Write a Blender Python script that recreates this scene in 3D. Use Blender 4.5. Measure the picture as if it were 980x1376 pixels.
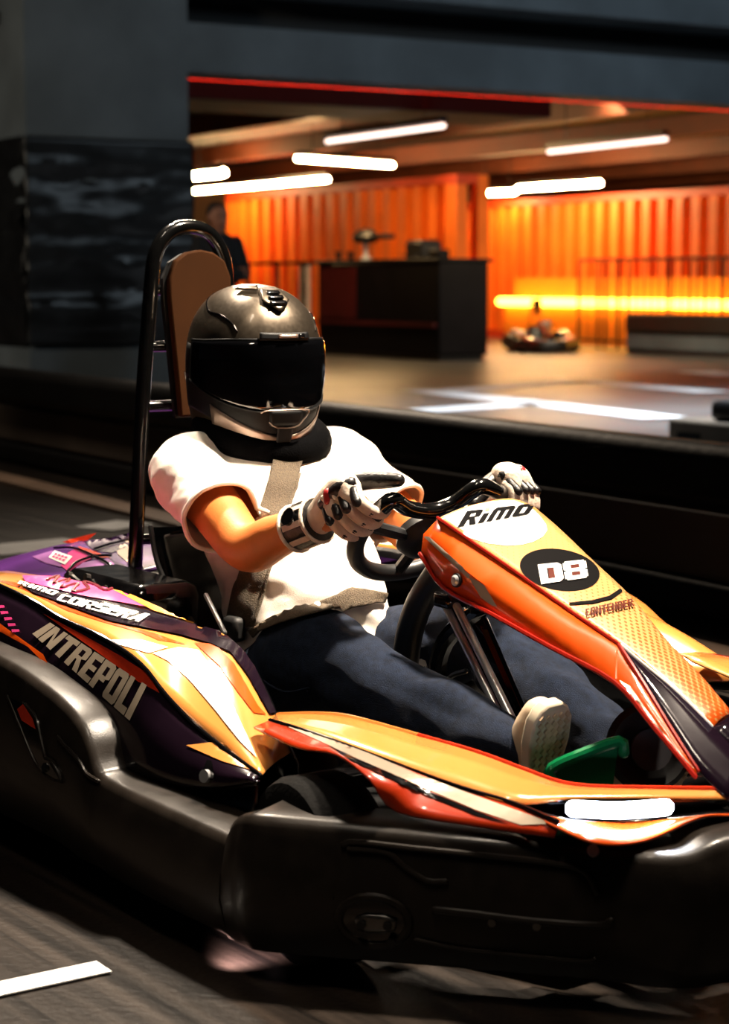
import bpy, bmesh, math, random
import numpy as np
from mathutils import Vector, Matrix, noise as mnoise
from mathutils.bvhtree import BVHTree
random.seed(7)
S = bpy.context.scene
COL = S.collection
for o in list(bpy.data.objects): bpy.data.objects.remove(o)

# ------------------------------------------------------------------ camera
F, YH, H, TH = 2600., 380., 1.06, math.radians(36.3)
CP = np.array([3.51, -2.226, H])
VH = np.array([-math.cos(TH), math.sin(TH), 0]); RT = np.array([math.sin(TH), math.cos(TH), 0]); ZZ = np.array([0, 0, 1.])
PIT = math.atan((688 - YH) / F)
FW = VH * math.cos(PIT) - ZZ * math.sin(PIT); UC = VH * math.sin(PIT) + ZZ * math.cos(PIT)
cd = bpy.data.cameras.new('camera'); cam = bpy.data.objects.new('camera', cd); COL.objects.link(cam)
cd.sensor_fit = 'VERTICAL'; cd.sensor_height = 36; cd.sensor_width = 36 * 980 / 1376; cd.lens = F / 1376 * 36
cd.clip_start = .05; cd.clip_end = 300
cam.matrix_world = Matrix(((RT[0], UC[0], -FW[0], CP[0]), (RT[1], UC[1], -FW[1], CP[1]), (RT[2], UC[2], -FW[2], CP[2]), (0, 0, 0, 1)))
cd.dof.use_dof = True; cd.dof.focus_distance = 3.55; cd.dof.aperture_fstop = 4.5
S.camera = cam

# ------------------------------------------------------------------ world, hall lamps with added lights, exposure
W = bpy.data.worlds.new('hall_dark'); S.world = W; W.use_nodes = True
W.node_tree.nodes['Background'].inputs[0].default_value = (.35, .55, .7, 1); W.node_tree.nodes['Background'].inputs[1].default_value = .004
S.view_settings.view_transform = 'Standard'; S.view_settings.look = 'None'; S.view_settings.gamma = 1
S.view_settings.use_curve_mapping = False; S.view_settings.exposure = 0
def area(name, loc, target, size, power, rgb, sy=None, spread=180):
    l = bpy.data.lights.new(name, 'AREA'); l.energy = power; l.color = rgb; l.size = size
    if sy: l.shape = 'RECTANGLE'; l.size_y = sy
    o = bpy.data.objects.new(name, l); COL.objects.link(o); o.location = loc
    l.spread = math.radians(spread)
    o.rotation_euler = (Vector(target) - Vector(loc)).to_track_quat('-Z', 'Y').to_euler(); return o
WARM = (1, .84, .66)
area('track_area_light', (1.25, 1.15, 4.9), (.45, -.05, .5), .32, 92, WARM, None, 50)
area('track_area_light', (-2.2, .5, 4.4), (.2, -.15, .5), .35, 34, WARM, None, 50)
area('track_area_light', (1.9, -2.0, 5.6), (1.1, -.6, .2), .3, 6, WARM, 1.4, 45)  # added camera-side light, brings out the top of the front bumper
hp6 = CP + VH * 13 - RT * 1.2
area('track_area_light', (hp6[0], hp6[1], 4.3), (.6, -.4, .3), 1.6, 26, (1, .80, .60), .5, 60)  # added rim light for sheen on bumper tops and hoop edges
hp1 = CP + VH * 13 + RT * 6.0
area('hall_area_light', (hp1[0], hp1[1], 6.5), tuple(CP + VH * 22 + RT * 3.5 + ZZ * 2.6), 1.5, 110, (.72, .88, 1), None, 110)  # added cool light that brightens the concrete beams
hp2 = CP + VH * 9 - RT * 9.0
area('hall_area_light', (hp2[0], hp2[1], 5.0), tuple(CP + VH * 19 - RT * 4 + ZZ * .9), .6, 120, (1, .85, .65), None, 90)  # added warm light on the left face of the wrapped column
hp3 = CP + VH * 15.5 + RT * 2.6
area('hall_area_light', (hp3[0], hp3[1], 6.2), (hp3[0] + .4, hp3[1] + .6, 0), .8, 520, (.80, .90, 1), None, 75)
hp4 = CP + VH * 9.6 - RT * 2.2
area('track_area_light', (hp4[0], hp4[1], 5.2), (hp4[0], hp4[1], 0), .4, 16, WARM, None, 65)  # added warm light over the left run of the track barrier
hp5 = CP + VH * 25 + RT * 3.6
area('hall_area_light', (hp5[0], hp5[1], 3.2), (hp5[0] - 1.5, hp5[1] + 1.2, .6), 1.2, 200, (1, .78, .5), None, 150)  # added warm light for the containers, counter and parked kart

# ------------------------------------------------------------------ helpers
def ray(px, py): return FW + RT * ((px - 490) / F) + UC * ((688 - py) / F)
def P(px, py, X=None, Y=None, Z=None, D=None):
    """point on the sight line of a pixel where it meets a known plane"""
    q = ray(px, py)
    if X is not None: t = (X - CP[0]) / q[0]
    elif Y is not None: t = (Y - CP[1]) / q[1]
    elif Z is not None: t = (Z - CP[2]) / q[2]
    else: t = D
    return CP + q * t
def PP(px, py, p0, n):
    q = ray(px, py); n = np.array(n); return CP + q * (((np.array(p0) - CP) @ n) / (q @ n))
def PY(l): return [P(x, y, Y=Y) for x, y, Y in l]
def lin(c):
    c = [v / 255 for v in c]; return tuple(v / 12.92 if v <= .04045 else ((v + .055) / 1.055) ** 2.4 for v in c) + (1,)
MATS = {}
def mat(name, rgb, rough=.5, metal=0, coat=0, nz=(40, .12), bump=None, emit=None, spec=.5, rn=.06, sheen=0):
    m = bpy.data.materials.new(name); m.use_nodes = True; nt = m.node_tree; b = nt.nodes['Principled BSDF']
    c = lin(rgb); tc = nt.nodes.new('ShaderNodeTexCoord'); n = nt.nodes.new('ShaderNodeTexNoise')
    n.inputs['Scale'].default_value = nz[0]; n.inputs['Detail'].default_value = 4
    nt.links.new(tc.outputs['Object'], n.inputs['Vector'])
    r = nt.nodes.new('ShaderNodeValToRGB'); e = r.color_ramp.elements
    e[0].position = .3; e[1].position = .7
    e[0].color = tuple(v * (1 - nz[1]) for v in c[:3]) + (1,); e[1].color = tuple(min(1, v * (1 + nz[1])) for v in c[:3]) + (1,)
    nt.links.new(n.outputs['Fac'], r.inputs['Fac']); nt.links.new(r.outputs['Color'], b.inputs['Base Color'])
    mr = nt.nodes.new('ShaderNodeMapRange'); mr.inputs['To Min'].default_value = max(.02, rough - rn); mr.inputs['To Max'].default_value = min(1, rough + rn)
    nt.links.new(n.outputs['Fac'], mr.inputs['Value']); nt.links.new(mr.outputs['Result'], b.inputs['Roughness'])
    b.inputs['Metallic'].default_value = metal; b.inputs['Coat Weight'].default_value = coat; b.inputs['Coat Roughness'].default_value = .06
    b.inputs['Specular IOR Level'].default_value = spec; b.inputs['Sheen Weight'].default_value = sheen
    if bump:
        n2 = nt.nodes.new('ShaderNodeTexNoise'); n2.inputs['Scale'].default_value = bump[0]; n2.inputs['Detail'].default_value = 6
        nt.links.new(tc.outputs['Object'], n2.inputs['Vector'])
        bp = nt.nodes.new('ShaderNodeBump'); bp.inputs['Strength'].default_value = bump[1]; bp.inputs['Distance'].default_value = .01
        nt.links.new(n2.outputs['Fac'], bp.inputs['Height']); nt.links.new(bp.outputs['Normal'], b.inputs['Normal'])
    if emit:
        b.inputs['Emission Color'].default_value = lin(emit[0]); b.inputs['Emission Strength'].default_value = emit[1]
    MATS[name] = m; return m
def nodes_of(m): return m.node_tree, m.node_tree.nodes['Principled BSDF']

def obj(name, V, Fc, m, parent=None, smooth=True, solid=0, bevel=0, autos=None):
    me = bpy.data.meshes.new(name); me.from_pydata([tuple(map(float, v)) for v in V], [], Fc); me.update()
    bm = bmesh.new(); bm.from_mesh(me); bmesh.ops.recalc_face_normals(bm, faces=bm.faces); bm.to_mesh(me); bm.free()
    if m: me.materials.append(MATS[m] if isinstance(m, str) else m)
    o = bpy.data.objects.new(name, me); COL.objects.link(o)
    if smooth:
        for p in me.polygons: p.use_smooth = True
        me.set_sharp_from_angle(angle=math.radians(autos or 35))
    if solid:
        s = o.modifiers.new('thick', 'SOLIDIFY'); s.thickness = solid; s.offset = 0
    if bevel:
        s = o.modifiers.new('bevel', 'BEVEL'); s.width = bevel; s.segments = 2; s.limit_method = 'ANGLE'
    if parent: o.parent = parent
    return o
def empty(name, loc=(0, 0, 0), rz=0):
    o = bpy.data.objects.new(name, None); COL.objects.link(o); o.location = tuple(map(float, loc)); o.rotation_euler = (0, 0, rz); o.empty_display_size = .1; return o
def tag(o, label=None, cat=None, group=None, kind=None):
    if label: o['label'] = label
    if cat: o['category'] = cat
    if group: o['group'] = group
    if kind: o['kind'] = kind
    return o
def cr(pts, k):
    """Catmull-Rom refinement"""
    pts = [np.array(p, float) for p in pts]
    if k <= 1: return pts
    out = []
    for i in range(len(pts) - 1):
        p0 = pts[i - 1] if i else 2 * pts[0] - pts[1]; p1, p2 = pts[i], pts[i + 1]
        p3 = pts[i + 2] if i + 2 < len(pts) else 2 * pts[-1] - pts[-2]
        for j in range(k):
            t = j / k
            out.append(.5 * ((2 * p1) + (-p0 + p2) * t + (2 * p0 - 5 * p1 + 4 * p2 - p3) * t * t + (-p0 + 3 * p1 - 3 * p2 + p3) * t ** 3))
    out.append(pts[-1]); return out
def rings_tube(pts, rad, n=12, ends=True):
    pts = [np.array(p, float) for p in pts]; R = []
    if np.isscalar(rad): rad = [rad] * len(pts)
    t0 = pts[1] - pts[0]; t0 /= np.linalg.norm(t0)
    ref = np.array([0, 0, 1.]) if abs(t0[2]) < .9 else np.array([1., 0, 0])
    x = np.cross(t0, ref); x /= np.linalg.norm(x)
    for i, p in enumerate(pts):
        t = pts[min(i + 1, len(pts) - 1)] - pts[max(i - 1, 0)]; t /= np.linalg.norm(t)
        x = x - t * (x @ t); x /= np.linalg.norm(x); y = np.cross(t, x); r = rad[i]
        if ends and i == 0:
            for f, g in ((.5, .87), (.87, .5)): R.append([p - t * r * g + (x * math.cos(a) + y * math.sin(a)) * r * f for a in np.arange(n) * 2 * math.pi / n])
        R.append([p + (x * math.cos(a) + y * math.sin(a)) * r for a in np.arange(n) * 2 * math.pi / n])
        if ends and i == len(pts) - 1:
            for f, g in ((.87, .5), (.5, .87)): R.append([p + t * r * g + (x * math.cos(a) + y * math.sin(a)) * r * f for a in np.arange(n) * 2 * math.pi / n])
    return R
def loftVF(R, closed=True, caps=True, off=0):
    n = len(R[0]); V = [v for r in R for v in r]; Fc = []
    for i in range(len(R) - 1):
        for j in range(n if closed else n - 1):
            k = (j + 1) % n; Fc.append((off + i * n + j, off + i * n + k, off + (i + 1) * n + k, off + (i + 1) * n + j))
    if caps and closed:
        Fc.append(tuple(off + j for j in range(n))[::-1]); Fc.append(tuple(off + (len(R) - 1) * n + j for j in range(n)))
    return V, Fc
def merge(parts):
    V, Fc = [], []
    for v, f in parts:
        k = len(V); V += list(v); Fc += [tuple(i + k for i in q) for q in f]
    return V, Fc
def tube(name, pts, rad, m, parent=None, n=10, k=1, closed=False, **kw):
    if closed:
        pts = [np.array(p, float) for p in pts]; N = len(pts); R = []
        c = sum(pts) / N; nn = np.cross(pts[0] - c, pts[N // 4] - c); nn /= np.linalg.norm(nn)
        for i, p in enumerate(pts):
            t = pts[(i + 1) % N] - pts[i - 1]; t /= np.linalg.norm(t); y = np.cross(t, nn); y /= np.linalg.norm(y)
            R.append([p + (nn * math.cos(a) + y * math.sin(a)) * rad for a in np.arange(n) * 2 * math.pi / n])
        V, Fc = loftVF(R + [R[0]], caps=False); return obj(name, V, Fc, m, parent, **kw)
    if k > 1:
        pts2 = cr(pts, k)
        if not np.isscalar(rad): rad = [float(v[0]) for v in cr([[r] for r in rad], k)]
        pts = pts2
    V, Fc = loftVF(rings_tube(pts, rad, n)); return obj(name, V, Fc, m, parent, **kw)
def loft(name, R, m, parent=None, closed=True, caps=True, **kw):
    V, Fc = loftVF(R, closed, caps); return obj(name, V, Fc, m, parent, **kw)
def refine(rows, ku, kv):
    rows = [cr(r, ku) for r in rows]
    if kv > 1:
        cols = [cr([r[j] for r in rows], kv) for j in range(len(rows[0]))]
        rows = [[cols[j][i] for j in range(len(cols))] for i in range(len(cols[0]))]
    return rows
def sheet(name, rows, m, parent=None, ku=3, kv=1, solid=.004, **kw):
    rows = refine(rows, ku, kv); V, Fc = loftVF(rows, closed=False); return obj(name, V, Fc, m, parent, solid=solid, **kw)
def boxVF(c, s, ax=None):
    c = np.array(c, float); ax = ax or ((1, 0, 0), (0, 1, 0), (0, 0, 1)); ax = [np.array(a, float) for a in ax]
    V = [c + ax[0] * s[0] / 2 * i + ax[1] * s[1] / 2 * j + ax[2] * s[2] / 2 * k for i in (-1, 1) for j in (-1, 1) for k in (-1, 1)]
    return V, [(0, 1, 3, 2), (4, 6, 7, 5), (0, 4, 5, 1), (2, 3, 7, 6), (0, 2, 6, 4), (1, 5, 7, 3)]
def box(name, c, s, m, parent=None, ax=None, bevel=0, **kw):
    V, Fc = boxVF(c, s, ax); return obj(name, V, Fc, m, parent, smooth=bool(bevel), bevel=bevel, **kw)
def plate(name, pts, vec, m, parent=None, bevel=0, **kw):
    n = len(pts); V = [np.array(p) for p in pts] + [np.array(p) + np.array(vec) for p in pts]
    Fc = [tuple(range(n)), tuple(range(2 * n - 1, n - 1, -1))] + [(i, (i + 1) % n, n + (i + 1) % n, n + i) for i in range(n)]
    return obj(name, V, Fc, m, parent, smooth=bool(bevel), bevel=bevel, **kw)
def disc(name, c, axis, r, th, m, parent=None, n=24, prof=None, **kw):
    """lathe about axis; prof = [(radius, offset)...]"""
    axis = np.array(axis, float); axis /= np.linalg.norm(axis); c = np.array(c, float)
    ref = np.array([0, 0, 1.]) if abs(axis[2]) < .9 else np.array([1., 0, 0])
    x = np.cross(axis, ref); x /= np.linalg.norm(x); y = np.cross(axis, x)
    prof = prof or [(r * .01, -th / 2), (r, -th / 2), (r, th / 2), (r * .01, th / 2)]
    R = [[c + axis * h + (x * math.cos(a) + y * math.sin(a)) * q for a in np.arange(n) * 2 * math.pi / n] for q, h in prof]
    return loft(name, R, m, parent, **kw)
def mirror(o, name=None, parent=None, keep_label=False):
    me = o.data.copy(); me.transform(Matrix.Diagonal((1, -1, 1, 1))); me.flip_normals()
    c = o.copy(); c.data = me; COL.objects.link(c); c.parent = parent or o.parent
    return c
def bvh(*os):
    V, Fc = [], []
    for o in os:
        k = len(V); V += [v.co.copy() for v in o.data.vertices]; Fc += [tuple(i + k for i in p.vertices) for p in o.data.polygons]
    return BVHTree.FromPolygons(V, Fc)
def onto(B, px, py, off=.003):
    q = Vector(ray(px, py)).normalized(); h = B.ray_cast(Vector(CP), q)
    if h[0] is None: return None
    n = h[1] if h[1].dot(q) < 0 else -h[1]
    return np.array(h[0] + n * off)
def decal(name, polys, B, m, parent, off=.004, step=9, solid=0, tris=None):
    """flat print or strap: an outline carried onto the surface it lies on"""
    bm = bmesh.new()
    for pl in polys:
        bm.faces.new([bm.verts.new((x, y, 0)) for x, y in pl])
    bmesh.ops.triangulate(bm, faces=bm.faces[:])
    for it in range(6):
        es = [e for e in bm.edges if e.calc_length() > step]
        if not es: break
        bmesh.ops.subdivide_edges(bm, edges=es, cuts=1); bmesh.ops.triangulate(bm, faces=[f for f in bm.faces if len(f.verts) > 3])
    miss, hit = [], []
    for v in bm.verts:
        p = onto(B, v.co.x, v.co.y, off)
        if p is None: miss.append(v)
        else: hit.append((v.co.copy(), p)); 
        v.tag = p is not None
        if p is not None: v.co = Vector(p)
    for v in miss:
        if hit:
            q, p = min(hit, key=lambda h: (h[0] - v.co).length_squared); t = (np.array(p) - CP) @ FW; v.co = Vector(P(v.co.x, v.co.y, D=t))
    V = [v.co[:] for v in bm.verts]; bm.verts.index_update(); Fc = [tuple(v.index for v in f.verts) for f in bm.faces]; bm.free()
    o = obj(name, V, Fc, m, parent, solid=solid)
    return o
def quadmap(uv, q):
    (u, v) = uv; bl, br, tr, tl = [np.array(c, float) for c in q]
    return tuple(bl * (1 - u) * (1 - v) + br * u * (1 - v) + tr * u * v + tl * (1 - u) * v)
def rc(x0, y0, x1, y1): return [(x0, y0), (x1, y0), (x1, y1), (x0, y1)]
GL = {
 'I': (.40, [rc(0, 0, .40, 1)]),
 'i': (.36, [rc(0, 0, .34, .66)]),
 'N': (1.0, [rc(0, 0, .34, 1), rc(.66, 0, 1, 1), [(.20, 1), (.36, 1), (.80, 0), (.64, 0)]]),
 'T': (.95, [rc(0, .78, .95, 1), rc(.29, 0, .66, .78)]),
 'R': (1.0, [rc(0, 0, .36, 1), rc(.36, .82, .82, 1), [(.64, .48), (.98, .56), (.98, .92), (.82, 1), (.64, .82)], rc(.36, .40, .72, .56), [(.44, .44), (.74, .44), (1.02, 0), (.66, 0)]]),
 'E': (.85, [rc(0, 0, .36, 1), rc(.36, .80, .85, 1), rc(.36, .40, .78, .58), rc(.36, 0, .85, .20)]),
 'P': (.95, [rc(0, 0, .36, 1), rc(.36, .82, .80, 1), [(.62, .42), (.95, .50), (.95, .92), (.80, 1), (.62, .82)], rc(.36, .34, .72, .52)]),
 'O': (.95, [[(0, .10), (.34, .18), (.34, .82), (0, .90)], [(.61, .18), (.95, .10), (.95, .90), (.61, .82)], [(0, .90), (.34, .80), (.61, .80), (.95, .90), (.85, 1), (.10, 1)], [(.10, 0), (.85, 0), (.95, .10), (.61, .20), (.34, .20), (0, .10)]]),
 'L': (.80, [rc(0, 0, .36, 1), rc(.36, 0, .80, .21)]),
 'D': (.95, [rc(0, 0, .33, 1), rc(.33, .78, .80, 1), rc(.33, 0, .80, .22), [(.62, .22), (.80, 0), (.95, .14), (.95, .86), (.80, 1), (.62, .78)]]),
 '8': (.95, [rc(0, .08, .30, .46), rc(0, .54, .30, .92), rc(.65, .08, .95, .46), rc(.65, .54, .95, .92), rc(.08, 0, .87, .20), rc(.08, .41, .87, .60), rc(.08, .80, .87, 1)]),
 'C': (.85, [[(0, .1), (.33, .2), (.33, .8), (0, .9)], [(0, .9), (.33, .8), (.85, .8), (.75, 1), (.1, 1)], [(.1, 0), (.75, 0), (.85, .2), (.33, .2), (0, .1)]]),
 'M': (1.25, [rc(0, 0, .30, .85), rc(.48, 0, .76, .80), rc(.94, 0, 1.25, .85), [(0, .85), (.15, 1), (1.10, 1), (1.25, .85), (1.25, .76), (0, .76)]]),
 'S': (.9, [rc(0, .8, .9, 1), rc(0, .5, .33, .8), rc(0, .41, .9, .6), rc(.57, .2, .9, .41), rc(0, 0, .9, .2)]),
 'A': (1.0, [[(0, 0), (.33, 0), (.55, 1), (.3, 1)], [(.67, 0), (1, 0), (.7, 1), (.45, 1)], rc(.25, .2, .75, .38)]),
}
def word(s, gap=.12):
    x, out = 0, []
    for ch in s:
        a, pl = GL[ch]
        for p in pl: out.append((ch, [(x + u, v) for u, v in p]))
        x += a + gap
    W_ = x - gap
    return [(c, [(u / W_, v) for u, v in p]) for c, p in out]
def lettering(name, s, quad, B, m, parent, off=.005, gap=.12, shear=0, step=9):
    return decal(name, [[quadmap((u + shear * (v - .5), v), quad) for u, v in p] for c, p in word(s, gap)], B, m, parent, off, step)

# ------------------------------------------------------------------ materials
mat('gold', (226, 158, 62), .32, .15, .6, nz=(300, .10))
mat('pod_gold', (212, 138, 66), .24, .1, .8, nz=(6, .06))
mat('orange', (214, 78, 12), .26, .05, .8, nz=(5, .08))
mat('deep_orange', (168, 44, 8), .28, .05, .7, nz=(5, .1))
mat('red_line', (150, 24, 10), .3, .05, .6)
mat('violet_black', (22, 12, 22), .14, .0, .3, nz=(8, .2))
mat('gloss_black', (10, 9, 10), .12, 0, .7)
mat('bumper_black', (30, 25, 21), .36, 0, .1, nz=(25, .25), bump=(300, .04), spec=.3, rn=.1)
mat('rubber', (6, 6, 6), .8, spec=.1, nz=(60, .3), bump=(120, .2))
mat('tube_black', (9, 9, 9), .16, 0, .8)
mat('satin_black', (14, 14, 15), .45, nz=(50, .2))
mat('chrome', (225, 225, 228), .3, .75)
mat('steel', (120, 118, 115), .3, 1, nz=(80, .15))
mat('white_print', (238, 234, 228), .35, 0, .4, nz=(20, .03))
mat('silver_print', (165, 150, 132), .35, .3, .3, nz=(20, .05))
mat('black_print', (9, 8, 9), .7, 0, 0, spec=.03)
mat('maroon_print', (95, 18, 30), .4)
mat('lime_print', (200, 190, 60), .4)
mat('brown_print', (74, 22, 8), .6, spec=.1)
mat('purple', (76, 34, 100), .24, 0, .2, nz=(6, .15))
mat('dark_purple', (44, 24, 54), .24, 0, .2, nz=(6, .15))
mat('mauve', (140, 88, 146), .24, 0, .2, nz=(6, .1))
mat('pink', (214, 62, 128), .24, 0, .2, nz=(6, .1))
mat('red_orange', (190, 50, 24), .24, 0, .2)
mat('amber', (228, 152, 30), .24, 0, .2, nz=(8, .08))
mat('wood_board', (58, 32, 11), .85, nz=(9, .12), spec=.1)
mat('led_white', (255, 255, 255), .3, emit=((215, 228, 255), 55))
mat('lens', (200, 210, 220), .1)
mat('green_paint', (14, 122, 70), .25, 0, .5, nz=(20, .15))
mat('beige_plate', (196, 170, 138), .5)
mat('shirt', (236, 226, 214), .85, nz=(60, .03), bump=(500, .15), sheen=.2)
mat('denim', (24, 33, 50), .9, nz=(70, .4), bump=(700, .5), spec=.2)
mat('skin', (204, 116, 54), .5, nz=(30, .07), bump=(250, .06))
mat('neck_cloth', (5, 5, 6), .9, nz=(60, .2), bump=(300, .3), spec=.03)
mat('helmet_gunmetal', (98, 88, 76), .33, .9, .3, nz=(120, .06))
mat('helmet_trim', (150, 130, 118), .3, .6, .3)
mat('helmet_black', (8, 8, 9), .5, 0, 0, spec=.2)
mat('visor', (4, 4, 5), .04, 0, 1.0, nz=(3, .1))
mat('glove_white', (214, 196, 178), .5, nz=(70, .08), bump=(160, .2))
mat('glove_black', (16, 14, 14), .38, nz=(70, .2), bump=(160, .2))
mat('glove_red', (150, 30, 34), .4)
mat('belt', (96, 82, 64), .7, nz=(260, .3), bump=(420, .6))
mat('belt_dark', (16, 15, 15), .6)
mat('shoe', (214, 190, 158), .6, nz=(40, .05))
mat('sole', (205, 192, 168), .7, nz=(40, .06))
mat('shoe_dark', (62, 60, 66), .6)
# surroundings
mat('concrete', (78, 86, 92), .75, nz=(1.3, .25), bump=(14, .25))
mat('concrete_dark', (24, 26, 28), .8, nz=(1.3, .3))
mat('black_sheet', (22, 23, 25), .34, nz=(3, .3), bump=(4, .3), spec=.3)
mat('container_orange', (238, 112, 20), .5, nz=(2, .12), bump=(30, .05))
mat('container_red', (200, 60, 12), .5, nz=(2, .15))
mat('ceiling_dark', (4, 3, 3), .7, nz=(1, .25))
mat('joist', (88, 40, 15), .6, nz=(2, .2))
mat('tube_light', (255, 240, 220), .4, emit=((255, 206, 140), 170))
mat('tube_light_dim', (255, 240, 220), .4, emit=((255, 222, 205), 3))
mat('yellow_strip', (255, 210, 90), .4, emit=((255, 190, 62), 15))
mat('red_strip', (255, 60, 30), .4, emit=((255, 40, 20), 9))
mat('yellow_panel', (236, 140, 20), .5, nz=(2, .1))
mat('counter_black', (8, 6, 10), .5, nz=(3, .25), spec=.2)
mat('counter_red', (70, 16, 18), .4, nz=(3, .2))
mat('rail_black', (18, 14, 12), .4)
mat('barrier_black', (20, 18, 17), .5, nz=(2, .3), bump=(20, .2))
mat('barrier_grey', (92, 80, 70), .6, nz=(1.5, .25))
mat('kerb', (120, 96, 78), .6, nz=(3, .2))
mat('paint_white', (205, 205, 205), .5, nz=(9, .15))
mat('block_cream', (170, 150, 128), .6, nz=(3, .15))
mat('dark_cloth', (16, 14, 16), .85, nz=(20, .3))
mat('person_skin', (150, 96, 70), .6)
mat('hair', (20, 14, 12), .7)
mat('beige_wall', (150, 120, 92), .8, nz=(1.2, .12))
# racing floor: dark, worn, with rubber streaks along the driving line
m = mat('floor', (40, 37, 35), .38, nz=(5, .3), bump=(60, .15), spec=.28); nt, b = nodes_of(m)
tc = nt.nodes.new('ShaderNodeTexCoord'); mp = nt.nodes.new('ShaderNodeMapping'); mp.inputs['Scale'].default_value = (.35, 14, 1); mp.inputs['Rotation'].default_value = (0, 0, .12)
n1 = nt.nodes.new('ShaderNodeTexNoise'); n1.inputs['Scale'].default_value = 2.2; n1.inputs['Detail'].default_value = 7
nt.links.new(tc.outputs['Object'], mp.inputs['Vector']); nt.links.new(mp.outputs['Vector'], n1.inputs['Vector'])
rp = nt.nodes.new('ShaderNodeValToRGB'); rp.color_ramp.elements[0].position = .36; rp.color_ramp.elements[1].position = .68
rp.color_ramp.elements[0].color = lin((13, 11, 10)); rp.color_ramp.elements[1].color = lin((46, 38, 32))
nt.links.new(n1.outputs['Fac'], rp.inputs['Fac']); nt.links.new(rp.outputs['Color'], b.inputs['Base Color'])
m2 = nt.nodes.new('ShaderNodeMapRange'); m2.inputs['To Min'].default_value = .22; m2.inputs['To Max'].default_value = .52
nt.links.new(n1.outputs['Fac'], m2.inputs['Value']); nt.links.new(m2.outputs['Result'], b.inputs['Roughness'])
mat('hall_floor', (66, 64, 62), .4, nz=(.8, .3), bump=(10, .08), rn=.12)
# gold print with a grid of orange dots that grow towards the nose
m = mat('gold_dots', (226, 158, 62), .32, .1, .5); nt, b = nodes_of(m)
tc = nt.nodes.new('ShaderNodeTexCoord'); vo = nt.nodes.new('ShaderNodeTexVoronoi'); vo.voronoi_dimensions = '2D'; vo.inputs['Scale'].default_value = 88; vo.inputs['Randomness'].default_value = 0
mp = nt.nodes.new('ShaderNodeMapping'); mp.inputs['Rotation'].default_value = (0, 0, .78); mp.inputs['Scale'].default_value = (1, 1.25, 1)
nt.links.new(tc.outputs['Object'], mp.inputs['Vector']); nt.links.new(mp.outputs['Vector'], vo.inputs['Vector'])
sx = nt.nodes.new('ShaderNodeSeparateXYZ'); nt.links.new(tc.outputs['Object'], sx.inputs[0])
mr = nt.nodes.new('ShaderNodeMapRange'); mr.inputs['From Min'].default_value = 1.06; mr.inputs['From Max'].default_value = 1.48; mr.inputs['To Min'].default_value = .10; mr.inputs['To Max'].default_value = .56
nt.links.new(sx.outputs['X'], mr.inputs['Value'])
lt = nt.nodes.new('ShaderNodeMath'); lt.operation = 'LESS_THAN'; nt.links.new(vo.outputs['Distance'], lt.inputs[0]); nt.links.new(mr.outputs['Result'], lt.inputs[1])
mx = nt.nodes.new('ShaderNodeMixRGB'); mx.inputs[1].default_value = lin((198, 148, 90)); mx.inputs[2].default_value = lin((214, 84, 18))
nt.links.new(lt.outputs[0], mx.inputs[0]); nt.links.new(mx.outputs[0], b.inputs['Base Color'])

# ------------------------------------------------------------------ the hall (a runs away to the left, b away to the right)
AN = -math.atan(1550 / math.hypot(F, 308))
A_ = VH * math.cos(AN) + RT * math.sin(AN); B_ = -VH * math.sin(AN) + RT * math.cos(AN)
AX = (A_, B_, ZZ)
def G(px, py, z=0): return P(px, py, Z=z)
def hb(name, p0, la, lb, z0, z1, m, parent=None, bevel=0):
    """box from corner p0 running la along a and lb along b"""
    p0 = np.array(p0, float).copy(); p0[2] = 0
    return box(name, p0 + A_ * la / 2 + B_ * lb / 2 + ZZ * (z0 + z1) / 2, (abs(la), abs(lb), z1 - z0), m, parent, AX, bevel)
def along(p0, px, dirv, z):
    """distance from p0 along dirv until it is seen at column px"""
    lo, hi = -60., 60.
    p0 = np.array(p0, float); k = (px - 490) / F
    n = RT - FW * k   # points with this column satisfy (p-CP).n = 0
    return float(-((p0 - CP) @ n) / (np.array(dirv) @ n))
fl = obj('floor', [(-60, -40, 0), (30, -40, 0), (30, 60, 0), (-60, 60, 0)], [(0, 1, 2, 3)], 'floor', smooth=False); tag(fl, kind='structure')
bl0 = G(0, 622)                                     # foot of the track barrier
hf0 = bl0 + B_ * .5
hf = hb('floor_hall', hf0 - A_ * 12, 60, 50, .002, .006, 'hall_floor'); hf.name = 'floor'; tag(hf, 'pale grey smooth floor of the hall beyond the track barrier', kind='structure')

# concrete column with a black sheet wrapped round it
pc = G(257, 526)
wcol = -along(pc, 42, B_, 0)
col = hb('wall_left', pc, 1.3, -wcol, 0, 9, 'concrete'); tag(col, 'grey concrete column left of the lit hall', kind='structure')
def wrinkle(name, p, u, lu, z0, z1, nrm, m, parent, amp=.03, seed=0):
    nu, nv = 60, 40; rows = []
    for j in range(nv + 1):
        r = []
        for i in range(nu + 1):
            s, t = i / nu, j / nv
            d = mnoise.fractal(Vector((s * 1.6 + seed, t * 9, seed)), 1, 2, 4) * amp * min(1, 6 * t * (1 - t) + .1)
            r.append(np.array(p) + np.array(u) * lu * s + ZZ * (z0 + (z1 - z0) * t) + np.array(nrm) * (.03 + d + .01))
        rows.append(r)
    V, Fc = loftVF(rows, closed=False); return obj(name, V, Fc, m, parent, solid=.003)
wr = empty('column_wrap', pc - B_ * wcol); tag(wr, 'crumpled black plastic sheet wrapped around the concrete column', 'sheet')
cl = [wrinkle('front_sheet', pc - B_ * (wcol + .03), B_, wcol + .06, .47, 2.41, -A_, 'black_sheet', None, .05, 1),
      wrinkle('side_sheet', pc - B_ * wcol, A_, 1.3, .47, 2.41, -B_, 'black_sheet', None, .08, 5)]
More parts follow.
